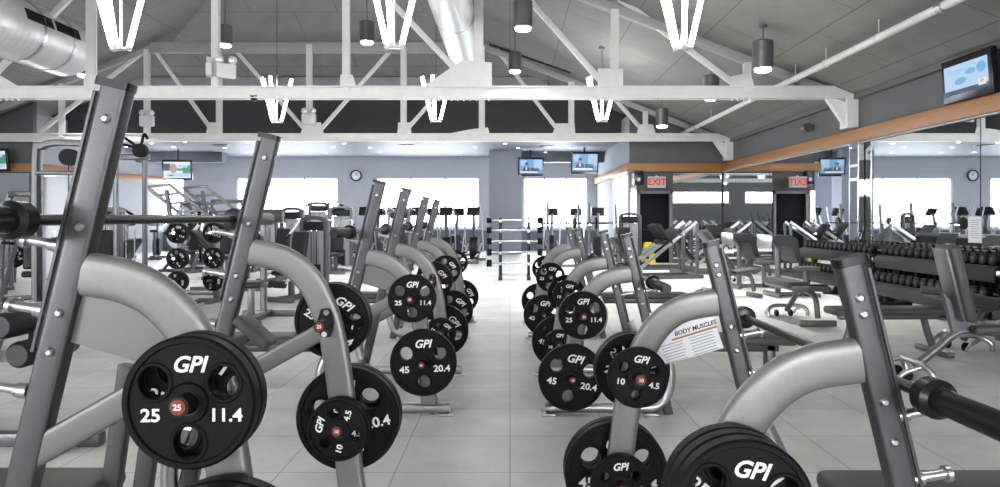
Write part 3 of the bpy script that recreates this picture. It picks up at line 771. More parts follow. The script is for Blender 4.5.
def selector_machine(label, x, y, rz, h=1.5, kind=0):
    """weight-stack machine: an arched tower behind (+Y) and a seat in front (-Y)"""
    t = thing('weight_stack_machine', label, 'exercise machine', (x, y, 0), rz, 'weight stack machines on the left floor')
    ar = B(); ar.sweep(smooth([(-.26, .35, .03), (-.26, .35, h-.18), (-.22, .35, h-.04), (-.1, .35, h), (.1, .35, h), (.22, .35, h-.04), (.26, .35, h-.18), (.26, .35, .03)], 5), sec(.07, .10, 5, 14)); ar.obj('tower_frame', M['mgrey'], t)
    B().box((0, .37, h-.14), (.44, .09, .16), bev=.03).obj('top_cover', M['mdark'], t)
    B().box((0, .41, (h-.2)/2), (.42, .02, h-.25), bev=.005).obj('rear_shroud', M['mwhite'], t)
    weight_stack(t, 0, .34, .08, 16)
    B().cyl((0, .34, .5), (0, .34, h-.2), .005, n=6).obj('cable', M['capblack'], t)
    b = B(); b.box((0, -.05, .05), (.08, .9, .08), bev=.01).box((0, -.5, .04), (.6, .08, .08), bev=.01).box((0, .36, .03), (.62, .12, .06), bev=.01).box((0, -.2, .22), (.07, .09, .36), bev=.01); b.obj('base', M['mgrey'], t)
    B().box((0, -.28, .46), (.36, .42, .08), bev=.035, seg=3).obj('seat_pad', M['dvinyl'], t)
    B().box((0, -.02, .82), (.32, .08, .62), rot=(math.radians(-10), 'X'), bev=.035, seg=3).obj('back_pad', M['dvinyl'], t)
    B().bar((0, .04, .5), (0, .12, 1.1), .06, .06).obj('back_post', M['mgrey'], t)
    for s in (-1, 1):
        if kind == 0:
            a = B().tube([(s*.1, .2, 1.25), (s*.32, .1, 1.3), (s*.38, -.15, 1.15), (s*.36, -.35, .98)], .026, 5).obj('lever_arm', M['mwhite'], t)
            B().cyl((s*.37, -.32, 1.0), (s*.34, -.45, .93), .03, n=12).obj('grip', M['rubber'], a)
        elif kind == 1:
            a = B().tube([(s*.25, -.1, .42), (s*.3, -.4, .45), (s*.2, -.62, .3)], .028, 5).obj('lever_arm', M['mwhite'], t)
            B().cyl((s*.04, -.62, .3), (s*.24, -.62, .3), .06, n=16).obj('roller_pad', M['dvinyl'], a)
        else:
            a = B().tube([(s*.08, .25, h-.1), (s*.25, -.1, h+.05), (s*.45, -.25, h-.05)], .02, 5).obj('lever_arm', M['chrome'], t)
            B().cyl((s*.40, -.22, h-.03), (s*.5, -.28, h-.09), .026, n=12).obj('grip', M['rubber'], a)
    return t
def cable_tower(label, x, y, rz, h=2.25):
    t = thing('cable_tower', label, 'exercise machine', (x, y, 0), rz, 'tall cable towers at left')
    B().sweep(smooth([(-.36, 0, .03), (-.36, 0, h-.22), (-.30, 0, h-.05), (-.16, 0, h), (.1, 0, h), (.42, 0, h+.02)], 5), sec(.08, .12, 5, 14)).obj('outer_frame', M['post'], t)
    B().bar((.18, 0, .03), (.18, 0, h), .08, .12, p_=7).obj('inner_post', M['post'], t)
    B().bar((-.36, -.02, h-.36), (.18, -.02, h-.36), .05, .09).obj('cross_bar', M['post'], t)
    B().box((-.09, .05, (h-.4)/2+.05), (.46, .03, h-.5), bev=.006).obj('white_shroud', M['mwhite'], t)
    weight_stack(t, -.09, -.02, .1, 18, .26)
    for zz, xx in ((h-.17, .0), (h-.14, .3)):
        B().cyl((xx, -.05, zz), (xx, .05, zz), .1, n=24).obj('pulley', M['rubber'], t)
    B().cyl((0.0, -.02, .65), (0, -.02, h-.2), .006, n=6).obj('cable', M['capblack'], t)
    B().box((0, 0, .04), (.95, .5, .08), bev=.015).obj('base', M['post'], t)
    return t
def pulley_column(label, x, y, rz, h=2.2):
    t = thing('pulley_column', label, 'exercise machine', (x, y, 0), rz, 'tall cable towers at left')
    for s in (-1, 1): B().bar((s*.20, 0, .03), (s*.20, 0, h-.03), .055, .06, p_=7).obj('column', M['mgrey'], t)
    B().box((0, 0, h), (.5, .09, .08), bev=.01).obj('head_beam', M['mgrey'], t)
    p = B().cyl((.18, -.12, h+.08), (.18, -.04, h+.08), .095, n=20).obj('pulley', M['rubber'], t)
    for k, (dx, dz) in enumerate(((-.55, .14), (-.5, .02), (.12, .16))):
        B().tube([(.18, -.08, h+.1), (.18+dx*.5, -.1, h+.14+dz), (.18+dx, -.12, h+.08+dz)], .02, 4, 10).obj('handle_bar', M['rubber'], t)
    weight_stack(t, 0, 0, .1, 14, .26)
    B().box((0, 0, .04), (.8, .6, .08), bev=.015).obj('base', M['mgrey'], t)
    return t
EXTRA = [0]
def press_machine(label, x, y, rz, plates=True, where=''):
    """plate-loaded press: braced frame, two long levers with weight horns, padded seat"""
    t = thing('plate_loaded_press', label, 'exercise machine', (x, y, 0), rz, 'plate loaded machines on the left floor')
    b = B(); b.bar((-.45, .5, .05), (-.45, -.6, .05), .08, .08, (0, 0, 1)).bar((.45, .5, .05), (.45, -.6, .05), .08, .08, (0, 0, 1)).box((0, .5, .05), (.98, .08, .08), bev=.01).box((0, -.4, .05), (.9, .08, .08), bev=.01); b.obj('base', M['mgrey'], t)
    for s in (-1, 1):
        B().sweep(smooth([(s*.45, .5, .05), (s*.44, .52, .8), (s*.36, .35, 1.5), (s*.30, .0, 1.72)], 6), sec(.08, .08, 5, 12)).obj('upright', M['mgrey'], t)
        a = B().sweep(smooth([(s*.33, .1, 1.7), (s*.46, -.2, 1.3), (s*.5, -.45, 1.05), (s*.42, -.55, .98)], 6), sec(.065, .065, 5, 12)).obj('lever_arm', M['mwhite'], t)
        B().cyl((s*.46, -.52, .99), (s*.26, -.58, .97), .022, n=12).obj('grip', M['rubber'], a)
        B().cyl((s*.42, -.05, 1.42), (s*.72, -.05, 1.42), .024, n=14).obj('weight_horn', M['chrome'], a)
        B().cyl((s*.45, .44, .55), (s*.68, .44, .55), .024, n=14).obj('storage_horn', M['chrome'], t)
        B().bar((s*.45, -.5, .05), (s*.25, .2, .9), .06, .06).obj('brace', M['mgrey'], t)
    B().box((0, .12, 1.73), (.7, .09, .09), bev=.015).obj('cross_tube', M['mgrey'], t)
    B().box((0, -.2, .48), (.36, .4, .08), bev=.035, seg=3).obj('seat_pad', M['dvinyl'], t)
    B().box((0, .1, .88), (.32, .08, .7), rot=(math.radians(-14), 'X'), bev=.035, seg=3).obj('back_pad', M['dvinyl'], t)
    B().box((0, .0, .24), (.08, .1, .42), bev=.01).obj('seat_post', M['mgrey'], t)
    if plates:
        Rz = Matrix.Rotation(rz, 3, 'Z')
        for s in (-1, 1):
            for (px, py, pz_, lv) in ((.56, -.05, 1.42, 'raised lever'), (.57, .44, .55, 'low storage horn')):
                w = Rz @ Vector((s*px, py, pz_))
                o = copy_tree(PT[45]); o.location = (x+w.x, y+w.y, w.z); o.rotation_euler = (0, 0, rz+s*PI/2); o['group'] = 'plates on the left floor machines'
                o['label'] = 'black plate on %s, %s side, press machine %s' % (lv, 'left' if s < 0 else 'right', where)
    return t
def leg_press(label, x, y, rz):
    """inclined sled on two rails that climb towards +X"""
    t = thing('leg_press', label, 'exercise machine', (x, y, 0), rz, 'inclined sled machines by the dark door')
    b = B(); b.box((0, -.4, .04), (1.9, .08, .08), bev=.01).box((0, .4, .04), (1.9, .08, .08), bev=.01).box((-.9, 0, .04), (.08, .9, .08), bev=.01).box((.9, 0, .04), (.08, .9, .08), bev=.01); b.obj('base', M['mgrey'], t)
    for s in (-1, 1):
        B().bar((-.55, s*.3, .22), (.85, s*.3, 1.25), .07, .06).obj('rail', M['steel'], t)
        B().bar((.85, s*.32, .05), (.85, s*.32, 1.22), .07, .06).obj('rear_post', M['mgrey'], t)
        B().cyl((.35, s*.34, .98), (.35, s*.62, .98), .024, n=12).obj('weight_horn', M['chrome'], t)
    q = Matrix.Rotation(math.radians(-36), 3, 'Y')
    B().box((.30, 0, .93), (.5, .56, .10), rot=q, bev=.01).obj('sled', M['mdark'], t)
    B().box((.10, 0, .98), (.06, .66, .52), rot=Matrix.Rotation(math.radians(-36), 3, 'Y'), bev=.01).obj('foot_plate', M['mdark'], t)
    B().box((-.42, 0, .34), (.36, .42, .09), rot=Matrix.Rotation(math.radians(14), 3, 'Y'), bev=.035, seg=3).obj('seat_pad', M['dvinyl'], t)
    B().box((-.82, 0, .62), (.09, .42, .74), rot=Matrix.Rotation(math.radians(-40), 3, 'Y'), bev=.035, seg=3).obj('back_pad', M['dvinyl'], t)
    B().bar((-.85, 0, .05), (-.9, 0, .6), .07, .06).obj('back_post', M['mgrey'], t)
    return t
def elliptical(label, x, y, rz):
    t = thing('elliptical_trainer', label, 'cardio machine', (x, y, 0), rz, 'cardio machines before the windows')
    b = B(); b.box((0, 0, .06), (.16, 1.7, .08), bev=.02).box((0, -.75, .05), (.6, .1, .08), bev=.02).box((0, .75, .05), (.66, .1, .08), bev=.02); b.obj('base', M['mgrey'], t)
    B().cyl((-.12, .55, .42), (.12, .55, .42), .36, n=28).obj('flywheel_housing', M['mdark'], t)
    B().bar((0, .5, .6), (0, .3, 1.5), .09, .07).obj('mast', M['mgrey'], t)
    B().box((0, .24, 1.56), (.4, .1, .28), rot=(math.radians(-30), 'X'), bev=.03).obj('console', M['mdark'], t)
    for s in (-1, 1):
        B().tube([(s*.27, .55, .3), (s*.27, .32, .95), (s*.27, .15, 1.3), (s*.25, .02, 1.72)], .022, 5).obj('handle_arm', M['mwhite'], t)
        a = B().tube([(s*.2, .55, .55*1), (s*.2, 0, .32), (s*.2, -.7, .22)], .026, 4).obj('pedal_arm', M['mwhite'], t)
        B().box((s*.2, -.25, .32), (.16, .4, .05), bev=.015).obj('pedal', M['rubber'], a)
    return t
def treadmill(label, x, y, rz):
    t = thing('treadmill', label, 'cardio machine', (x, y, 0), rz, 'cardio machines before the windows')
    B().box((0, -.1, .12), (.78, 1.8, .14), bev=.03).obj('deck', M['mgrey'], t)
    B().box((0, -.15, .2), (.5, 1.6, .02)).obj('belt', M['rubber'], t)
    B().box((0, .72, .2), (.74, .35, .22), bev=.05).obj('motor_hood', M['mdark'], t)
    for s in (-1, 1):
        B().bar((s*.38, .65, .15), (s*.38, .45, 1.25), .09, .05, (1, 0, 0)).obj('mast', M['mgrey'], t)
        B().tube([(s*.38, .45, 1.15), (s*.38, .2, 1.08), (s*.38, -.15, 1.0)], .025, 4).obj('handrail', M['mgrey'], t)
    B().box((0, .45, 1.32), (.82, .12, .34), rot=(math.radians(-25), 'X'), bev=.04).obj('console', M['mdark'], t)
    return t
def bike(label, x, y, rz):
    t = thing('exercise_bike', label, 'cardio machine', (x, y, 0), rz, 'cardio machines before the windows')
    b = B(); b.box((0, 0, .1), (.1, 1.1, .09), bev=.02).box((0, -.5, .05), (.5, .08, .08), bev=.02).box((0, .5, .05), (.5, .08, .08), bev=.02); b.obj('base', M['mgrey'], t)
    B().cyl((-.1, .25, .4), (.1, .25, .4), .28, n=28).obj('wheel_cover', M['mdark'], t)
    B().bar((0, -.2, .15), (0, -.35, .9), .07, .05).obj('seat_post', M['mgrey'], t)
    B().box((0, -.36, .93), (.24, .3, .09), bev=.04, seg=3).obj('saddle', M['dvinyl'], t)
    B().bar((0, .35, .4), (0, .4, 1.2), .07, .06).obj('mast', M['mgrey'], t)
    B().tube([(-.24, .15, 1.15), (-.2, .36, 1.12), (.2, .36, 1.12), (.24, .15, 1.15)], .022, 4, ref=(0, 0, 1)).obj('handlebar', M['rubber'], t)
    B().box((0, .42, 1.3), (.28, .08, .2), rot=(math.radians(-25), 'X'), bev=.02).obj('console', M['mdark'], t)
    return t
def roller_machine(label, x, y, rz):
    t = thing('roller_pad_machine', label, 'exercise machine', (x, y, 0), rz)
    B().lathe([(0, -.26), (.07, -.26), (.09, -.24), (.09, .24), (.07, .26), (0, .26)], (0, 0, 1.38), 'X', 24).obj('roller_pad', M['vinyl'], t)
    B().bar((0, .0, .05), (0, .0, 1.33), .08, .07).obj('post', M['mgrey'], t)
    for s in (-1, 1): B().tube([(0, 0, 1.0), (s*.16, -.12, .9), (s*.2, -.3, .72)], .024, 4).obj('arm', M['mwhite'], t)
    B().box((-.2, -.25, 1.02), (.26, .14, .22), bev=.05, seg=3).obj('chest_pad', M['dvinyl'], t)
    B().box((0, -.45, .5), (.34, .36, .08), bev=.035, seg=3).obj('seat_pad', M['dvinyl'], t)
    b = B(); b.box((0, -.3, .04), (.08, 1.2, .08), bev=.01).box((0, .2, .04), (.7, .08, .08), bev=.01).box((0, -.8, .04), (.5, .08, .08), bev=.01).box((0, -.45, .26), (.07, .08, .4), bev=.01); b.obj('base', M['mgrey'], t)
    return t
def leg_extension(label, x, y, rz):
    t = thing('leg_extension_machine', label, 'exercise machine', (x, y, 0), rz)
    b = B(); b.box((0, 0, .04), (1.2, .08, .08), bev=.01).box((-.5, 0, .04), (.08, .7, .08), bev=.01).box((.4, 0, .04), (.08, .6, .08), bev=.01).box((-.25, 0, .28), (.08, .1, .46), bev=.01); b.obj('base', M['mgrey'], t)
    B().box((-.3, 0, .55), (.5, .42, .09), bev=.035, seg=3).obj('seat_pad', M['dvinyl'], t)
    B().box((-.62, 0, .92), (.09, .4, .68), rot=Matrix.Rotation(math.radians(-14), 3, 'Y'), bev=.035, seg=3).obj('back_pad', M['dvinyl'], t)
    B().prism([(-.02, -.03, .5), (.14, -.03, .86), (.2, -.03, .84), (.16, -.03, .5)], (0, .06, 0)).obj('cam', M['panel'], t)
    B().tube([(.1, 0, .86), (.22, 0, .66), (.28, 0, .55)], .025, 4).obj('lever_arm', M['mgrey'], t)
    for z, xx in ((.74, .16), (.58, .26)): B().lathe([(0, -.24), (.06, -.24), (.075, -.22), (.075, .22), (.06, .24), (0, .24)], (xx, 0, z), 'Y', 20).obj('roller_pad', M['dvinyl'], t)
    B().bar((.02, .1, .86), (.28, .1, .42), .03, .03).obj('link', M['steel'], t)
    return t

# ---- right side
adjustable_bench('adjustable bench with its back raised near upright at right edge', 3.80, 5.75, math.radians(-8), 77)
adjustable_bench('grey adjustable bench laid flat, loop legs towards the aisle, mid right', 3.80, 9.0, math.radians(-86), 0)
flat_bench('long flat grey bench between the near right post and upright bench', 3.75, 6.85, math.radians(2))
adjustable_bench('adjustable bench with slanted back just beyond the flat lying one', 3.75, 11.7, math.radians(10), 52)
adjustable_bench('adjustable bench cut by the right edge beside the dumbbell rack', 5.05, 7.25, math.radians(20), 10)
preacher_curl('preacher curl bench with dark pad right of the near right arm', 4.62, 11.9, math.radians(0))
preacher_curl('preacher curl bench farther back, half hidden by right post top', 4.45, 13.4, math.radians(0))
leg_press('inclined sled machine in front of the dark door', 3.3, 15.6, math.radians(14))
leg_press('inclined sled machine right of the one before the door', 5.0, 17.0, math.radians(10))
leg_press('inclined sled machine against the far partition mirror', 3.9, 18.4, math.radians(5))

# ---- left side, middle distance
leg_extension('machine with black roller pads at the left edge beyond near post', -3.02, 4.1, math.radians(0))
cable_tower('tall grey cable tower with white shroud at far left behind near post', -5.3, 8.3, math.radians(8))
pulley_column('tall column with black pulley handles right of the near left post', -5.28, 9.6, 0)
press_machine('plate loaded press behind the racked barbell at left', -7.5, 10.9, math.radians(35), True, 'behind the racked left barbell')
press_machine('second plate loaded press, left of the farther sled machine', -10.9, 14.0, math.radians(-20), True, 'left of farther sled')
press_machine('plate loaded press farther back under the left window', -6.4, 15.6, math.radians(20), True, 'under the left window')
leg_press('inclined sled machine farther left beyond the large one', -8.9, 14.9, math.radians(160))
roller_machine('machine topped by a thick grey roller pad before window', -3.32, 9.3, 0)
selector_machine('weight stack machine with arched top right of the roller pad', -4.25, 17.0, 0, 1.62)
selector_machine('weight stack machine just left of the arched one, below clock', -5.0, 18.4, math.radians(30), 1.75, 2)
selector_machine('weight stack machine left of the barrel roller, low levers', -6.4, 17.6, math.radians(-20), 1.5, 1)
selector_machine('weight stack machine beyond left row under the wide window', -2.9, 18.2, math.radians(15), 1.55, 2)
selector_machine('weight stack machine far left before the leftmost window', -10.2, 17.5, math.radians(10), 1.6, 0)
selector_machine('weight stack machine at extreme left before the partition', -9.4, 12.5, math.radians(30), 1.55, 1)
for k, x in enumerate((-1.15, -1.97, -2.8, -3.62, -4.45, -5.27)):
    elliptical('elliptical trainer in front row before the wide window, %s from the right' % ORD[k+1], x, 21.0, math.radians(5*((k % 3)-1)))
for k, x in enumerate((-1.7, -2.6, -3.5, -4.4)):
    elliptical('elliptical trainer in back row before the wide window, %s from the right' % ORD[k+1], x, 24.0, math.radians(170+8*((k % 3)-1)))
for k, x in enumerate((-7.0, -8.1, -9.2, -10.3)):
    treadmill('treadmill facing the second window, %s from the right' % ORD[k+1], x, 24.4, 0)
for k, x in enumerate((-6.2, -5.3, -11.6, -12.6)):
    bike(['exercise bike under the round wall clock', 'exercise bike right of the clock before the pier', 'exercise bike between the two left windows, nearer one', 'exercise bike between the two left windows, farther left'][k], x, 22.6, math.radians(20))
for k, (x, y) in enumerate(((1.5, 24.0), (2.35, 24.3), (2.9, 22.6))):
    elliptical(['elliptical trainer under the pair of hanging televisions', 'elliptical trainer right of the one under the televisions', 'elliptical trainer beside the bright side window'][k], x, y, math.radians(170))

def plate_tree(label, x, y, where):
    t = thing('plate_tree', label, 'plate rack', (x, y, 0), 0, 'plate trees on the left floor')
    B().box((0, 0, .62), (.08, .08, 1.24), bev=.01).obj('post', M['mgrey'], t)
    b = B(); b.box((0, 0, .03), (.6, .08, .06), bev=.01).box((0, -.05, .03), (.08, .6, .06), bev=.01); b.obj('base', M['mgrey'], t)
    for k, z in enumerate((1.12, .72, .36)):
        B().cyl((0, -.03, z), (0, -.24, z), .0245, n=14).obj('weight_horn', M['chrome'], t)
        for q in range(2): plate(25, x, y-.075-q*.05, z-.004, 40*k+15*q, 'black 25 plate on %s, %s horn, %s' % (where, ('top', 'middle', 'lowest')[k], ('inner one', 'outer one')[q]), 'plates on the left floor machines')
plate_tree('plate tree with black plates below the racked left barbell', -5.2, 10.9, 'plate tree below racked left barbell')
plate_tree('plate tree with black plates just left of second left post', -4.72, 11.1, 'plate tree beside second left post')
t = thing('hack_squat_machine', 'tall machine with two slanted ladder-like frames before bright left window', 'exercise machine', (-5.45, 12.3, 0))
for k, (yo, xo) in enumerate(((-.15, 0), (.35, .42))):
    fr = B(); a_, b_ = Vector((-.75+xo, yo, 1.92)), Vector((-.05+xo, yo+.1, 1.32))
    for w_ in (-.2, .2): fr.bar(a_+Vector((w_, 0, w_*.1)), b_+Vector((w_, 0, w_*.1)), .05, .06)
    for j in range(5):
        c = a_.lerp(b_, (j+.02)/4.04); fr.bar(c-Vector((.22, 0, .02)), c+Vector((.22, 0, .02)), .045, .05)
    fr.obj('ladder_frame', M['mgrey'], t)
    B().sweep(smooth([(.0+xo, yo+.1, 1.34), (.2+xo, yo+.1, 1.1), (.25+xo, yo, .6), (.1+xo, yo, .05)], 6), sec(.07, .08, 5, 12)).obj('curved_upright', M['mgrey'], t)
    B().bar((-.6+xo, yo, 1.85), (-.45+xo, yo+.2, .05), .07, .07).obj('rear_leg', M['mgrey'], t)
b = B(); b.box((0, -.15, .04), (1.3, .08, .08), bev=.01).box((.2, .45, .04), (1.3, .08, .08), bev=.01).box((.2, .15, .04), (.08, .7, .08), bev=.01); b.obj('base', M['mgrey'], t)
B().box((-.1, .2, .95), (.5, .4, .09), rot=Matrix.Rotation(math.radians(42), 3, 'Y'), bev=.035, seg=3).obj('shoulder_pad', M['dvinyl'], t)
B().lathe([(0, 0), (.17, 0), (.18, .02), (.17, .04), (0, .04)], (-.35, -.3, 1.0), 'Y', 28).obj('cam_wheel', M['mwhite'], t)

selector_machine('dark weight stack machine behind the two slanted ladder frames', -4.9, 14.9, math.radians(-15), 1.55, 0)
selector_machine('weight stack machine left of the slanted ladder frames', -7.6, 12.9, math.radians(25), 1.5, 2)
selector_machine('low-lever weight stack machine under roller pad machine, farther back', -3.5, 11.5, math.radians(-25), 1.35, 1)
selector_machine('weight stack machine before the treadmills, left of the clock', -7.7, 20.4, math.radians(-10), 1.6, 0)
selector_machine('weight stack machine in the far left corner by the partition', -11.6, 19.3, math.radians(20), 1.6, 1)
press_machine('plate loaded press far back before the treadmills', -9.3, 20.2, math.radians(15), False)
press_machine('plate loaded press far back left of the low lever machine', -8.0, 17.4, math.radians(-20), False)
selector_machine('weight stack machine right of the aisle before the squat racks', 2.75, 16.7, math.radians(-35), 1.45, 1)['group'] = 'weight stack machines on the right floor'
adjustable_bench('adjustable bench with raised back beyond the preacher benches', 5.2, 14.8, math.radians(12), 50)

# ---- barbell rack in the aisle and rack with a racked bar behind it
rk = thing('barbell_rack', 'steel rack holding five fixed barbells at the aisle end', 'barbell rack', (.1, 15.2, 0))
for s in (-1, 1):
    B().box((s*.31, 0, .68), (.07, .07, 1.36), bev=.01).obj('upright', M['mdark'], rk)
    B().box((s*.31, .05, .04), (.08, .7, .08), bev=.01).obj('foot', M['mdark'], rk)
    for z in (.36, .6, .84, 1.08, 1.3): B().box((s*.31, -.08, z-.035), (.05, .12, .02)).box((s*.31, -.13, z-.01), (.05, .015, .06)).obj('bar_holder', M['steel'], rk)
B().box((0, .02, .1), (.6, .05, .05)).obj('lower_rail', M['steel'], rk)
for k, z in enumerate((.36, .6, .84, 1.08, 1.3)):
    t = thing('fixed_barbell', 'fixed barbell on the aisle rack, %s from the top' % ORD[5-k], 'barbell', (.1, 15.2-.085, z), 0, 'fixed barbells on the aisle rack')
    B().cyl((-.62, 0, 0), (.62, 0, 0), .016, n=14).obj('shaft', M['steel'], t)
    for s in (-1, 1): B().lathe([(0, s*.50), (.075-.004*k, s*.50), (.08-.004*k, s*.51), (.08-.004*k, s*.60), (.07-.004*k, s*.61), (0, s*.61)], axis='X', n=22).obj('weight_head', M['rubber'], t)
def power_rack(label, x, y, rz, h=1.75):
    t = thing('squat_rack', label, 'squat rack', (x, y, 0), rz, 'squat racks right of the aisle rack')
    for sx in (-1, 1):
        B().bar((sx*.55, -.1, .04), (sx*.55, .12, h), .07, .07).obj('upright', M['mgrey'], t)
        B().bar((sx*.55, -.5, .04), (sx*.55, .6, .04), .07, .07, (0, 0, 1)).obj('foot', M['mgrey'], t)
        B().bar((sx*.55, .55, .05), (sx*.55, .06, 1.0), .06, .06).obj('brace', M['mgrey'], t)
        B().box((sx*.55, -.08, 1.17), (.06, .14, .04)).obj('bar_catch', M['chrome'], t)
    B().box((0, .5, .06), (1.1, .07, .07), bev=.01).obj('cross_tube', M['mgrey'], t)
    b = thing('barbell', 'black barbell racked on the ' + label, 'barbell', (x, y-.10, 1.21), rz, 'barbells on the squat racks')
    B().cyl((-1.05, 0, 0), (1.05, 0, 0), .016, n=12).obj('shaft', M['barblack'], b)
    for s in (-1, 1): B().lathe([(0, s*.68), (.16, s*.68), (.165, s*.69), (.165, s*.72), (.16, s*.73), (0, s*.73)], axis='X', n=24).obj('weight_head', M['rubber'], b)
power_rack('grey squat rack just right of the aisle barbell rack', 1.55, 18.2, 0)
power_rack('grey squat rack beside the bright side window', 2.55, 20.0, math.radians(5))

# ---- dumbbell racks along the mirror
def dumbbell_proto():
    t = thing('dumbbell', 'tmp', 'dumbbell')
    for s in (-1, 1):
        h = B().lathe([(0, s*.055), (.066, s*.055), (.078, s*.065), (.078, s*.135), (.066, s*.145), (0, s*.145)], axis='X', n=18).obj('head', M['rubber'], t)
        B().lathe([(0, s*.144), (.03, s*.144), (.028, s*.148), (0, s*.149)], axis='X', n=14).obj('end_disc', M['nickel'], h)
    B().cyl((-.06, 0, 0), (.06, 0, 0), .016, n=12).obj('handle', M['steel'], t)
    return t
DB = dumbbell_proto(); first = [True]
RN = ['rack nearest the camera', 'middle rack', 'rack by the pillar']
for r, y0 in enumerate((5.35, 8.15, 10.95)):
    t = thing('dumbbell_rack', 'black two-tier dumbbell rack along the mirror, ' + ['nearest the camera', 'the middle one of three', 'the farthest, by the mirrored pillar'][r], 'dumbbell rack', (5.86, y0+1.3, 0), 0, 'dumbbell racks along the mirrored wall')
    for zt, nm, xo in ((.74, 'upper', .06), (.34, 'lower', -.06)):
        tr = B(); tr.box((xo, 0, zt), (.40, 2.66, .03), rot=(math.radians(8), 'Y'), bev=.006); tr.box((xo-.21, 0, zt-.07), (.03, 2.66, .17), bev=.008)
        tr.obj(nm+'_tray', M['mdark'], t)
        for i in range(15):
            y = y0+.11+i*.17
            lab = 'black dumbbell, %s tier of %s, %s from near end' % (nm, RN[r], ORD[i+1])
            loc = (5.86+xo-.01, y, zt+.095)
            if first[0]: DB.location = loc; DB['label'] = lab; DB['group'] = 'dumbbells on the racks'; DB.rotation_euler = (0, math.radians(8), 0); first[0] = False
            else: dup(DB, lab, loc)
    for s in (-1.15, 0, 1.15):
        B().bar((-.1, s, .03), (.14, s, .72), .07, .07).obj('leg', M['mdark'], t)
        B().box((0, s, .03), (.6, .08, .06), bev=.01).obj('foot', M['mdark'], t)

# ------------------------------------------------------------------ things on walls and ceilings
def television(label, x, y, z, w, h, rz, tilt, pic, drop=None):
    t = thing('television', label, 'television', (x, y, z), rz, 'wall and ceiling televisions')
    R_ = Matrix.Rotation(math.radians(tilt), 4, 'X')
    def body(b, name, m, par=t):
        o = b.obj(name, m, par); o.matrix_local = R_; return o
    body(B().box((0, .05, 0), (w, .09, h), bev=.012), 'housing', M['tvblack'])
    sw, sh = (w*.90, h*.80) if pic != 'map' else (w*.88, h*.68)
    cols = {'news': [EM['blue'], EM['pale'], EM['navy'], EM['skin'], EM['tvwhite']], 'show': [EM['tvwhite'], EM['skin'], EM['navy'], EM['green'], EM['pale']],
            'map': [EM['pale'], EM['blue'], EM['navy'], EM['tvwhite'], EM['orange']]}[pic]
    b = B()
    def rect(a0, a1, c0, c1, mi, lay):
        y_ = .003-.0012*lay
        b.quad((-sw/2+a0*sw, y_, -sh/2+c0*sh), (-sw/2+a1*sw, y_, -sh/2+c0*sh), (-sw/2+a1*sw, y_, -sh/2+c1*sh), (-sw/2+a0*sw, y_, -sh/2+c1*sh)); b.bm.faces.ensure_lookup_table(); b.bm.faces[-1].material_index = mi
    def disc(cx, cz, rx, rz_, mi, lay):
        y_ = .003-.0012*lay
        f = b.bm.faces.new([b.bm.verts.new((-sw/2+cx*sw+rx*sw*math.cos(2*PI*i/18), y_, -sh/2+cz*sh+rz_*sh*math.sin(2*PI*i/18))) for i in range(18)]); f.material_index = mi
    rect(0, 1, 0, 1, 0, 0)
    if pic == 'news':
        rect(.62, 1, .35, 1, 1, 1); rect(.05, .3, .6, .95, 1, 1); disc(.30, .62, .075, .13, 3, 3); disc(.31, .72, .08, .08, 2, 4); disc(.30, .28, .17, .25, 2, 2); rect(.27, .33, .3, .5, 4, 3)
        rect(.5, .85, .2, .45, 2, 1); rect(.04, .8, .1, .22, 4, 5); rect(0, 1, 0, .09, 2, 5)
    elif pic == 'show':
        rect(0, .25, .45, .9, 2, 1); disc(.36, .6, .14, .3, 1, 2); rect(.5, 1, .45, .6, 3, 1); rect(.7, 1, .3, .8, 3, 1); rect(.55, .9, .65, .8, 4, 2); rect(.1, .95, .08, .3, 4, 2); rect(.2, .35, .12, .2, 2, 3)
    else:
        rect(0, 1, 0, .16, 2, 1); disc(.38, .42, .14, .12, 1, 1); disc(.62, .66, .12, .1, 1, 1); rect(.1, .5, .78, .8, 1, 1); rect(.1, .4, .70, .72, 1, 1); disc(.86, .7, .1, .18, 1, 1); rect(.78, .95, .1, .32, 3, 2); disc(.865, .24, .05, .06, 4, 3)
    body(b, 'screen', cols)
    m = B()
    if drop: m.cyl((0, .1, 0), (0, .1, drop), .03, n=12).box((0, .09, 0), (.3, .03, .25))
    else: m.box((0, .14, 0), (.3, .1, .25))
    m.obj('mount', M['mdark'], t)
    return t
for l, px, py, D, w, h, rz, pic in (('hanging television on left of the pair showing a newscaster', 531, 167, 25.6, .95, .70, 6, 'news'), ('hanging television on right of the pair, larger, showing a newscaster', 585, 163, 24.6, 1.0, .80, 6, 'news'),
        ('hanging television in front of the left window showing a bright scene', 177, 170, 25.2, 1.06, .74, 2, 'show'), ('hanging television cut by the left edge of the view', -9, 160, 20.2, .95, .66, 0, 'show')):
    p = at(px, py, D); television(l, p.x, p.y, p.z, w, h, math.radians(rz), 8, pic, 3.87-p.z if D > 21 else None)
tv = at(977, 79, 9.35)
television('wall television on right wall above the orange band showing a pale map', XR-.20, 9.4, 3.27, 1.02, .60, math.radians(-90), 4, 'map')
bx = B().box((1.6, 26.6, 3.68), (4.2, .5, .38)).obj('trim_5', M['wains']); struct(bx)
bx = B().box((-13.6, 26.6, 3.68), (5.2, .5, .38)).obj('trim_6', M['wains']); struct(bx)
p = at(826, 165, 1)
sidetv = television('television on the bay wall seen in the right mirror only', 3.45, 18.9, 2.9, .9, .62, 0, 0, 'news') if False else None

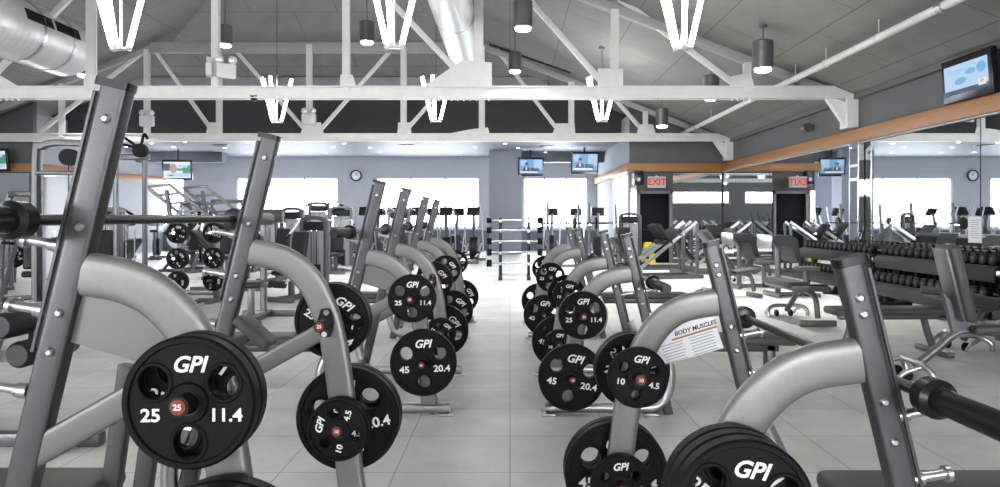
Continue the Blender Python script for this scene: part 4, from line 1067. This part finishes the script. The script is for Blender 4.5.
ck = thing('wall_clock', 'round wall clock on the pale pier between windows', 'clock', (-6.35, YW-.02, 3.1))
B().lathe([(0, 0), (.235, 0), (.235, -.06), (.19, -.06), (.185, -.03), (0, -.03)], axis='Y', n=36).obj('case', M['mdark'], ck)
B().lathe([(0, -.032), (.186, -.032), (.18, -.036), (0, -.036)], axis='Y', n=36).obj('face', M['paper'], ck)
B().bar((0, -.04, 0), (.06, -.04, .09), .016, .006).obj('hour_hand', M['tvblack'], ck)
B().bar((0, -.045, 0), (-.05, -.045, .14), .012, .006).obj('minute_hand', M['tvblack'], ck)

p = at(657, 182, 20.2)
ex = thing('exit_sign', 'lit exit sign above the dark door on the partition', 'exit sign', (p.x, 20.25, p.z))
B().box((0, 0, 0), (.52, .08, .32), bev=.012).obj('housing', M['plastic'], ex)
B().box((0, -.042, 0), (.48, .006, .28)).obj('lit_face', EM['exitface'], ex)
lettering('exit_lettering', 'EXIT', .265, (0, -.047, -.005), ex, EM['exitred'], bold=.006)
B().box((0, .26, .0), (.12, .45, .06)).cyl((0, .0, .15), (0, .0, .2), .03).obj('bracket', M['plastic'], ex)
p = at(640, 178, 20.3)
t = thing('wall_speaker', 'small black box with a lit panel left of the exit sign', 'wall device', (p.x, 20.58, p.z+.02))
B().box((0, 0, 0), (.26, .2, .42), bev=.012).obj('housing', M['tvblack'], t)
B().box((0, -.102, -.05), (.08, .006, .10)).obj('lit_panel', EM['pale'], t)

# notices, cameras, emergency lights
t = thing('paper_notice', 'white printed notice stuck on the right hand mirror', 'notice', (XR-.034, 9.45, 1.19), 0)
B().box((0, 0, 0), (.004, .27, .36)).obj('sheet', M['paper'], t)
ln = B()
for k in range(9): ln.box((-.003, .01*(k % 2), .13-k*.03), (.002, .2-.02*(k % 3), .008))
ln.obj('printed_lines', M['ink'], t)
def emergency_light(label, p, s=1.0):
    t = thing('emergency_light', label, 'emergency light', p, 0, 'twin-head emergency lights on the trusses')
    B().box((0, 0, 0), (.34*s, .12*s, .26*s), bev=.02*s).obj('battery_box', M['plastic'], t)
    for q in (-1, 1):
        h = B().lathe([(0, .05*s), (.05*s, .05*s), (.075*s, -.03*s), (.07*s, -.04*s), (0, -.04*s)], (q*.11*s, 0, .2*s), 'Y', 18).obj('lamp_head', M['plastic'], t)
        B().lathe([(0, -.04*s), (.065*s, -.041*s), (.05*s, -.05*s), (0, -.055*s)], (q*.11*s, 0, .2*s), 'Y', 18).obj('lens', M['glasslamp'], h)
        B().cyl((q*.11*s, 0, .1*s), (q*.11*s, 0, .17*s), .02*s, n=8).obj('neck', M['plastic'], h)
    return t
p = at(226, 71, 12.55); emergency_light('twin-head emergency light on the right of the left truss post', p, 1.0).rotation_euler[2] = .5
p = at(209, 70, 12.6); emergency_light('twin-head emergency light on the left of the left truss post', p, .85).rotation_euler[2] = -1.2
p = at(147, 121, 19.6); emergency_light('emergency light on the farther truss behind the tall near post', p, 1.15)
p = at(309, 119, 19.6); emergency_light('emergency light at the middle of the farther truss', p, 1.15)
p = at(254, 97, 12.75)
t = thing('dome_camera', 'small black security dome under the nearer truss chord', 'security camera', p)
B().lathe([(0, 0), (.07, .0), (.075, -.02), (.06, -.07), (.03, -.095), (0, -.10)], (0, 0, .02), n=24).obj('dome', M['capblack'], t)
B().cyl((0, 0, .02), (0, 0, .05), .085, n=24).obj('mount_ring', M['plastic'], t)
p = at(808, 128, 14.6)
t = thing('wall_camera', 'round dark camera on the right wall above the band', 'security camera', (XR-.12, 14.6, p.z))
B().box((.07, 0, .0), (.1, .16, .1)).obj('bracket', M['can'], t)
B().lathe([(0, -.12), (.09, -.12), (.1, -.08), (.1, .08), (0, .1)], (-.02, 0, 0), 'Y', 24).obj('body', M['can'], t)
t = thing('floor_sign', 'yellow fold-out floor sign standing before the dark door', 'floor sign', (3.98, 19.9, 0), .3)
for s in (-1, 1): B().prism([(-.17, s*.16, .0), (.17, s*.16, 0), (.12, s*.015, .64), (-.12, s*.015, .64)], (0, s*.012, 0)).obj('panel', M['yellow'], t)
B().cyl((-.1, 0, .64), (.1, 0, .64), .016, n=10).obj('hinge', M['yellow'], t)

# ------------------------------------------------------------------ camera, light, output look
cam = bpy.data.cameras.new('camera'); co = bpy.data.objects.new('camera', cam); C.objects.link(co)
co.location = (0, 0, EYE); co.rotation_euler = (PI/2, 0, 0)
cam.sensor_width = 36; cam.lens = F*36/1000; cam.shift_x = -(VX-500)/1000; cam.shift_y = -(243.5-VY)/1000
cam.clip_start = .05; cam.clip_end = 200
sc = bpy.context.scene; sc.camera = co
w = bpy.data.worlds.new('world'); sc.world = w; w.use_nodes = True
w.node_tree.nodes['Background'].inputs[0].default_value = (.7, .8, 1, 1); w.node_tree.nodes['Background'].inputs[1].default_value = .3
sc.view_settings.view_transform = 'Standard'; sc.view_settings.look = 'None'; sc.view_settings.gamma = 1; sc.view_settings.use_curve_mapping = False
sc.view_settings.exposure = EXPOSURE
cy = sc.cycles
cy.use_denoising = True; cy.max_bounces = 9; cy.diffuse_bounces = 5; cy.glossy_bounces = 6; cy.sample_clamp_indirect = 4; cy.caustics_reflective = False; cy.caustics_refractive = False
